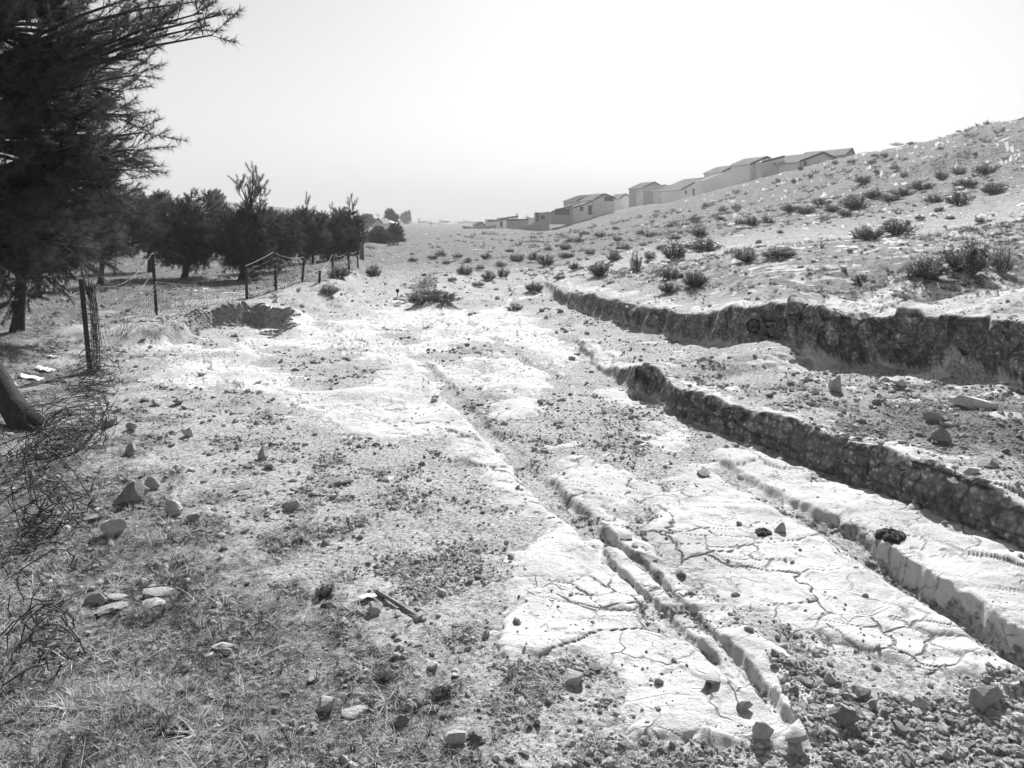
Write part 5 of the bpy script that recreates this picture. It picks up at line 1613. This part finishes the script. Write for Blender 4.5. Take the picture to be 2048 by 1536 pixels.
tangle('single large barbed wire loop at the lower left edge', [(70, 1110, 4.1), (90, 1180, 3.9), (95, 1260, 3.65), (80, 1340, 3.4), (50, 1400, 3.15)], 3, 0.13, 4, 5, 0.0033, .05)
def branch(label, pts, r0, twigs, seed):
    r = np.random.default_rng(seed)
    P = [at(*q) for q in pts]
    org = P[0]
    root = empty('dead_branch', tuple(org))
    tag(root, label, 'branch', 'dead branches')
    mb = MB()
    mb.tube([p - org for p in P], [r0 * (1 - .7 * i / (len(P) - 1)) for i in range(len(P))], 6)
    mb.build('stem', M['wood'], root)
    tb = MB()
    for k in range(twigs):
        i = r.integers(0, len(P) - 1); t = r.random()
        a = P[i] * (1 - t) + P[i + 1] * t - org
        d = r.normal(size=3); d[2] = abs(d[2]); d /= np.linalg.norm(d)
        L_ = r.uniform(.05, .2)
        tb.tube([a, a + d * L_ * .5 + r.normal(size=3) * .02, a + d * L_], [r0 * .4, r0 * .3, r0 * .12], 4, False)
    tb.build('twig', M['wood'], root)
branch('thorny dead branch sticking up out of the dense wire tangle', [(150, 905, 6.4), (178, 880, 6.4), (200, 850, 6.4), (218, 805, 6.5)], 0.014, 14, 5)
branch('dead branch leaning through the wire at the left edge', [(30, 960, 5.8), (60, 915, 5.9), (75, 890, 5.9), (85, 860, 6.0)], 0.013, 12, 6)
branch('thin dead stem at the left edge below the wire', [(70, 1040, 5.1), (90, 1000, 5.1), (120, 960, 5.2)], 0.010, 8, 7)

# ------------------------------------------------------------------ small things
def drape(name, px, py, w, h, mat, label, cat, seed, lift=0.03, group=None, nx=9, ny=7):
    r = np.random.default_rng(seed)
    p = hit(px, py)
    k = p[1] / F
    W = w * k; D = h * k * 3.2
    V = []
    ang = r.uniform(-.5, .5)
    for i in range(nx):
        for j in range(ny):
            a = (i / (nx - 1) - .5) * W; b_ = (j / (ny - 1) - .5) * D
            a += r.normal() * W * .02; b_ += r.normal() * D * .02
            V.append((a * math.cos(ang) - b_ * math.sin(ang), a * math.sin(ang) + b_ * math.cos(ang), lift * (0.5 + 0.5 * math.sin(i * 1.1 + seed) * math.cos(j * 1.3)) + abs(r.normal()) * lift * .15 + 0.006))
    V = np.array(V)
    zg = zats(V[:, 0] + p[0], V[:, 1] + p[1]) - p[2]
    V[:, 2] += zg
    i = np.arange(nx * ny).reshape(nx, ny)
    q = np.stack([i[:-1, :-1], i[1:, :-1], i[1:, 1:], i[:-1, 1:]], -1).reshape(-1, 4)
    me = mesh_np(name, V, q, False)
    o = link(name, me, M[mat], None, tuple(p))
    sm = o.modifiers.new('thick', 'SOLIDIFY'); sm.thickness = 0.0012
    tag(o, label, cat, group)
drape('paper_scrap', 60, 758, 44, 6, 'paper', 'white paper scrap nearest the leaning trunk', 'paper', 1)
drape('paper_scrap', 88, 742, 40, 5, 'paper', 'crumpled white paper scrap just beyond the one by the trunk', 'paper', 2)
drape('paper_scrap', 106, 716, 28, 3, 'paper', 'small flat white paper scrap farthest from the trunk', 'paper', 3)
drape('paper_scrap', 735, 1196, 34, 5, 'paper', 'white torn paper lying by the stick in the foreground', 'paper', 4, 0.012)
st = hits([(752, 1186), (800, 1216), (838, 1240)])
mb = MB(); mb.tube([p - st[0] + np.array([0, 0, .012]) for p in st], [0.009, 0.010, 0.006], 6)
tag(mb.build('stick', M['wood'], None, tuple(st[0])), 'straight dry stick lying beside the torn paper', 'stick')

def dung(px, py, w, label, seed, ring=False):
    r = np.random.default_rng(seed)
    p = hit(px, py)
    R = 0.5 * w / F * p[1]
    nr, na = 10, 26
    V = [(0, 0, (0.25 if ring else 0.55) * R * .4)]
    for i in range(1, nr + 1):
        t = i / nr
        for j in range(na):
            a = 2 * math.pi * j / na
            rr_ = R * t * (1 + .16 * math.sin(3 * a + seed) + .09 * math.sin(7 * a))
            hz = (math.exp(-((t - .62) / .25) ** 2) if ring else (1 - t * t)) * R * .42 * (1 + .35 * math.sin(5 * a + 9 * t) * .6 + .3 * r.normal() * .4)
            V.append((rr_ * math.cos(a), rr_ * math.sin(a), hz if i < nr else -0.02))
    Fc = []
    for j in range(na):
        Fc.append((0, 1 + j, 1 + (j + 1) % na))
    for i in range(nr - 1):
        for j in range(na):
            a = 1 + i * na + j; b_ = 1 + i * na + (j + 1) % na
            Fc += [(a, a + na, b_ + na), (a, b_ + na, b_)]
    me = mesh_np('dung', np.array(V), np.array(Fc), False)
    tag(link('dung', me, M['dung'], None, tuple(p)), label, 'dung', 'patches of dry dung')
dung(1782, 1072, 58, 'dark crusty patch on the smooth slab right of the rut', 1)
dung(1526, 1066, 36, 'small dark crusty patch left of the right rut', 2)
dung(362, 1470, 60, 'black ring shaped lump at the lower left edge', 3, True)
dung(325, 1468, 40, 'black crumbled lump left of the ring shaped lump', 4)
dung(655, 1212, 26, 'tiny dark lump under the grass clump on the foreground soil', 5)

# stakes
def stakes(px0, px1, py, top, Y, n, label):
    root = empty('stake_screen', tuple(gp((px0 + px1) / 2, py, Y)))
    O = np.array(root.location)
    for i in range(n):
        px = px0 + (px1 - px0) * i / max(n - 1, 1)
        b_ = gp(px, py, Y) - O
        H = (py - top + random.uniform(-3, 3)) * Y / F
        mb = MB(); mb.tube([b_ - np.array([0, 0, .15]), b_ + np.array([random.uniform(-.05, .05), 0, H])], [.05, .04], 5)
        mb.build('stake', M['wood'], root)
    tag(root, label, 'stakes')
stakes(721, 727, 532, 503, 34, 4, 'cluster of dark stakes at the end of the fence')
stakes(776, 796, 504, 491, 60, 8, 'row of upright stakes below the small pines above the gully')
p = hit(795, 598)
so = empty('marker_stake', tuple(p))
mb = MB(); mb.tube([(0, 0, -.1), (0, 0, .16)], .012, 5); mb.build('stake', M['wood'], so)
mb = MB(); mb.box(-.035, .035, -.03, .03, .1605, .24); mb.build('head', M['dark'], so)
tag(so, 'small marker stake with a dark square head on the edge of the gully', 'stake')
q0, q1 = at(631, 511, 27.0), at(633, 528, 27.0)
q0 = tops[4] * .25 + tops[6] * .75
Yc = 26.0
c0 = at(630, 512, Yc)
mb = MB()
n = 7
vs_, fs_ = [], []
for i in range(n):
    t = i / (n - 1)
    for j in range(4):
        vs_.append(((-.04 + .08 * j / 3) * (1 - .2 * t) + .015 * math.sin(4 * t), .015 * math.sin(6 * t + j), -.27 * t))
for i in range(n - 1):
    for j in range(3):
        a = i * 4 + j
        fs_.append((a, a + 1, a + 5, a + 4))
mb.add(vs_, fs_)
o = mb.build('hanging_rag', M['cloth'], None, tuple(c0))
sm = o.modifiers.new('thick', 'SOLIDIFY'); sm.thickness = 0.004
tag(o, 'pale rag hanging from the fence wire in front of the far pine row', 'rag')

# marks on the shaded rock face: bands laid on the rock, following it
def mark(root, strokes, wpx):
    O = np.array(root.location)
    for st_ in strokes:
        dense = []
        for a, b_ in zip(st_[:-1], st_[1:]):
            m_ = max(2, int(math.hypot(b_[0] - a[0], b_[1] - a[1]) / 1.5))
            for i in range(m_):
                t = i / m_
                dense.append((a[0] + (b_[0] - a[0]) * t, a[1] + (b_[1] - a[1]) * t))
        dense.append(st_[-1])
        D = np.array(dense)
        tg = np.gradient(D, axis=0); tg /= np.linalg.norm(tg, axis=1)[:, None] + 1e-9
        nm = np.stack([-tg[:, 1], tg[:, 0]], 1)
        wv = wpx * (0.8 + 0.3 * np.sin(np.arange(len(D)) * .9))[:, None] * .5
        A = D + nm * wv; Bq = D - nm * wv
        H1 = face_hits(A); H2 = face_hits(Bq)
        V = np.concatenate([H1, H2]) - O
        n_ = len(D)
        Fc = np.array([(i, i + 1, n_ + i + 1, n_ + i) for i in range(n_ - 1)])
        link('stroke', mesh_np('stroke', V, Fc), M['paint'], root)
from mathutils.bvhtree import BVHTree
_sel = np.nonzero(inpx(1440, 1640, 560, 780) & (GP[:, 1] < 16))[0]
_map = -np.ones(len(GP), np.int64); _map[_sel] = np.arange(len(_sel))
_q = quads[(_map[quads] >= 0).all(1)]
_bvh = BVHTree.FromPolygons([tuple(p) for p in GP[_sel].astype(float)], [tuple(int(i) for i in q) for q in _map[_q]])
def face_hits(P):
    out = []
    last = None
    for px, py in P:
        d = Vector(((px - CX) / F, 1.0, (HY - py) / F)).normalized()
        h = _bvh.ray_cast(Vector((0, 0, CAMZ)), d)
        if h[0] is not None:
            last = np.array(h[0] - d * 0.012)
        out.append(last if last is not None else at(px, py, 9.5))
    return np.array(out)
pm = empty('painted_marks', tuple(face_hits([(1535, 668)])[0]))
ring = [(1507 + 12 * math.cos(t), 652 + 13 * math.sin(t)) for t in np.linspace(0, 6.28, 22)]
mark(pm, [ring, [(1503, 654), (1508, 654)], [(1527, 641), (1540, 642), (1553, 643)], [(1532, 654), (1541, 654)], [(1524, 668), (1536, 671), (1547, 674)], [(1565, 634), (1562, 645), (1560, 656)], [(1571, 637), (1570, 646), (1573, 651), (1569, 662)]], 5.0)
tag(pm, 'black ring and short bars marked on the shaded rock face', 'marks')

# ------------------------------------------------------------------ people by the houses
def person(label, px, py, Y, hgt, mat, pose, mat2='darkcloth'):
    p = at(px, py, Y)
    root = empty('person', tuple(p))
    s = hgt / 1.7
    J = {'pelvis': (0, 0, .95), 'waist': (0, 0, 1.12), 'chest': (0, 0, 1.32), 'neck': (0, 0, 1.47), 'head': (0, -.02, 1.60), 'crown': (0, -.01, 1.69),
         'ls': (-.19, 0, 1.40), 'le': (-.26, .02, 1.12), 'lw': (-.22, -.10, .90), 'rs': (.19, 0, 1.40), 're': (.26, .02, 1.12), 'rw': (.24, -.12, .92),
         'lh': (-.10, 0, .90), 'lk': (-.11, -.03, .50), 'la': (-.11, .02, .06), 'lt': (-.12, -.14, .03), 'rh': (.10, 0, .90), 'rk': (.12, -.05, .50), 'ra': (.12, .04, .06), 'rt': (.13, -.12, .03)}
    J.update(pose)
    Rr = {'pelvis': .16, 'waist': .14, 'chest': .165, 'neck': .06, 'head': .105, 'crown': .07, 'ls': .075, 'le': .05, 'lw': .035, 'rs': .075, 're': .05, 'rw': .035, 'lh': .11, 'lk': .075, 'la': .05, 'lt': .04, 'rh': .11, 'rk': .075, 'ra': .05, 'rt': .04}
    E = [('pelvis', 'waist'), ('waist', 'chest'), ('chest', 'neck'), ('neck', 'head'), ('head', 'crown'), ('chest', 'ls'), ('ls', 'le'), ('le', 'lw'), ('chest', 'rs'), ('rs', 're'), ('re', 'rw'), ('pelvis', 'lh'), ('lh', 'lk'), ('lk', 'la'), ('la', 'lt'), ('pelvis', 'rh'), ('rh', 'rk'), ('rk', 'ra'), ('ra', 'rt')]
    ks = list(J)
    me = bpy.data.meshes.new('body')
    me.from_pydata([tuple(c * s for c in J[k]) for k in ks], [(ks.index(a), ks.index(b_)) for a, b_ in E], [])
    me.materials.append(M[mat])
    o = link('body', me, None, root)
    sk = o.modifiers.new('skin', 'SKIN')
    for k, v in zip(ks, me.skin_vertices[0].data):
        v.radius = (Rr[k] * s, Rr[k] * s)
        v.use_root = k == 'pelvis'
    sb = o.modifiers.new('sub', 'SUBSURF'); sb.levels = 1; sb.render_levels = 1
    hm = MB()
    hm.tube([(0, 0, 1.62 * s), (0, 0.005, 1.70 * s), (0, .01, 1.735 * s)], [.12 * s, .10 * s, .04 * s], 8)
    hm.build('headscarf', M[mat2], root)
    tag(root, label, 'person', 'people by the houses')
person('person in dark clothes standing by the black doorway of the wide house', 1401, 395.5, 170.5, 1.25, 'darkcloth', {})
person('person in dark clothes standing before the third house of the row', 1323, 409, 186, 1.6, 'darkcloth', {'lw': (-.12, -.2, 1.1)})
person('person in pale clothes bending on the ground below the row of houses', 1303, 407, 189, 1.1, 'cloth', {'chest': (0, -.22, 1.15), 'neck': (0, -.36, 1.2), 'head': (0, -.46, 1.22), 'crown': (0, -.54, 1.2), 'ls': (-.19, -.25, 1.18), 'rs': (.19, -.25, 1.18), 'lw': (-.2, -.5, .55), 'rw': (.2, -.5, .55), 'le': (-.24, -.35, .85), 're': (.24, -.35, .85)})
o = empty('shrub', tuple(hit(1601, 341)), 1.0)
o.scale = (1.1, .8, .75)
link('foliage', SH[0][0], None, o); link('twigs', SH[0][1], None, o)
tag(o, 'black heap of brushwood in front of the big gabled house', 'brushwood')

# ------------------------------------------------------------------ air
hz = MB()
hz.box(-2600, 2600, -60, 2700, -30, 45)
ho = hz.build('haze', None)
t = NT('haze_air')
pv = t.n('ShaderNodeVolumePrincipled')
pv.inputs['Color'].default_value = (0.86, 0.86, 0.86, 1)
pv.inputs['Density'].default_value = 0.0010
pv.inputs['Anisotropy'].default_value = 0.0
t.l(pv.outputs[0], t.out.inputs['Volume'])
ho.data.materials.append(t.m)
tag(ho, 'pale haze over the valley', 'haze', kind='stuff')
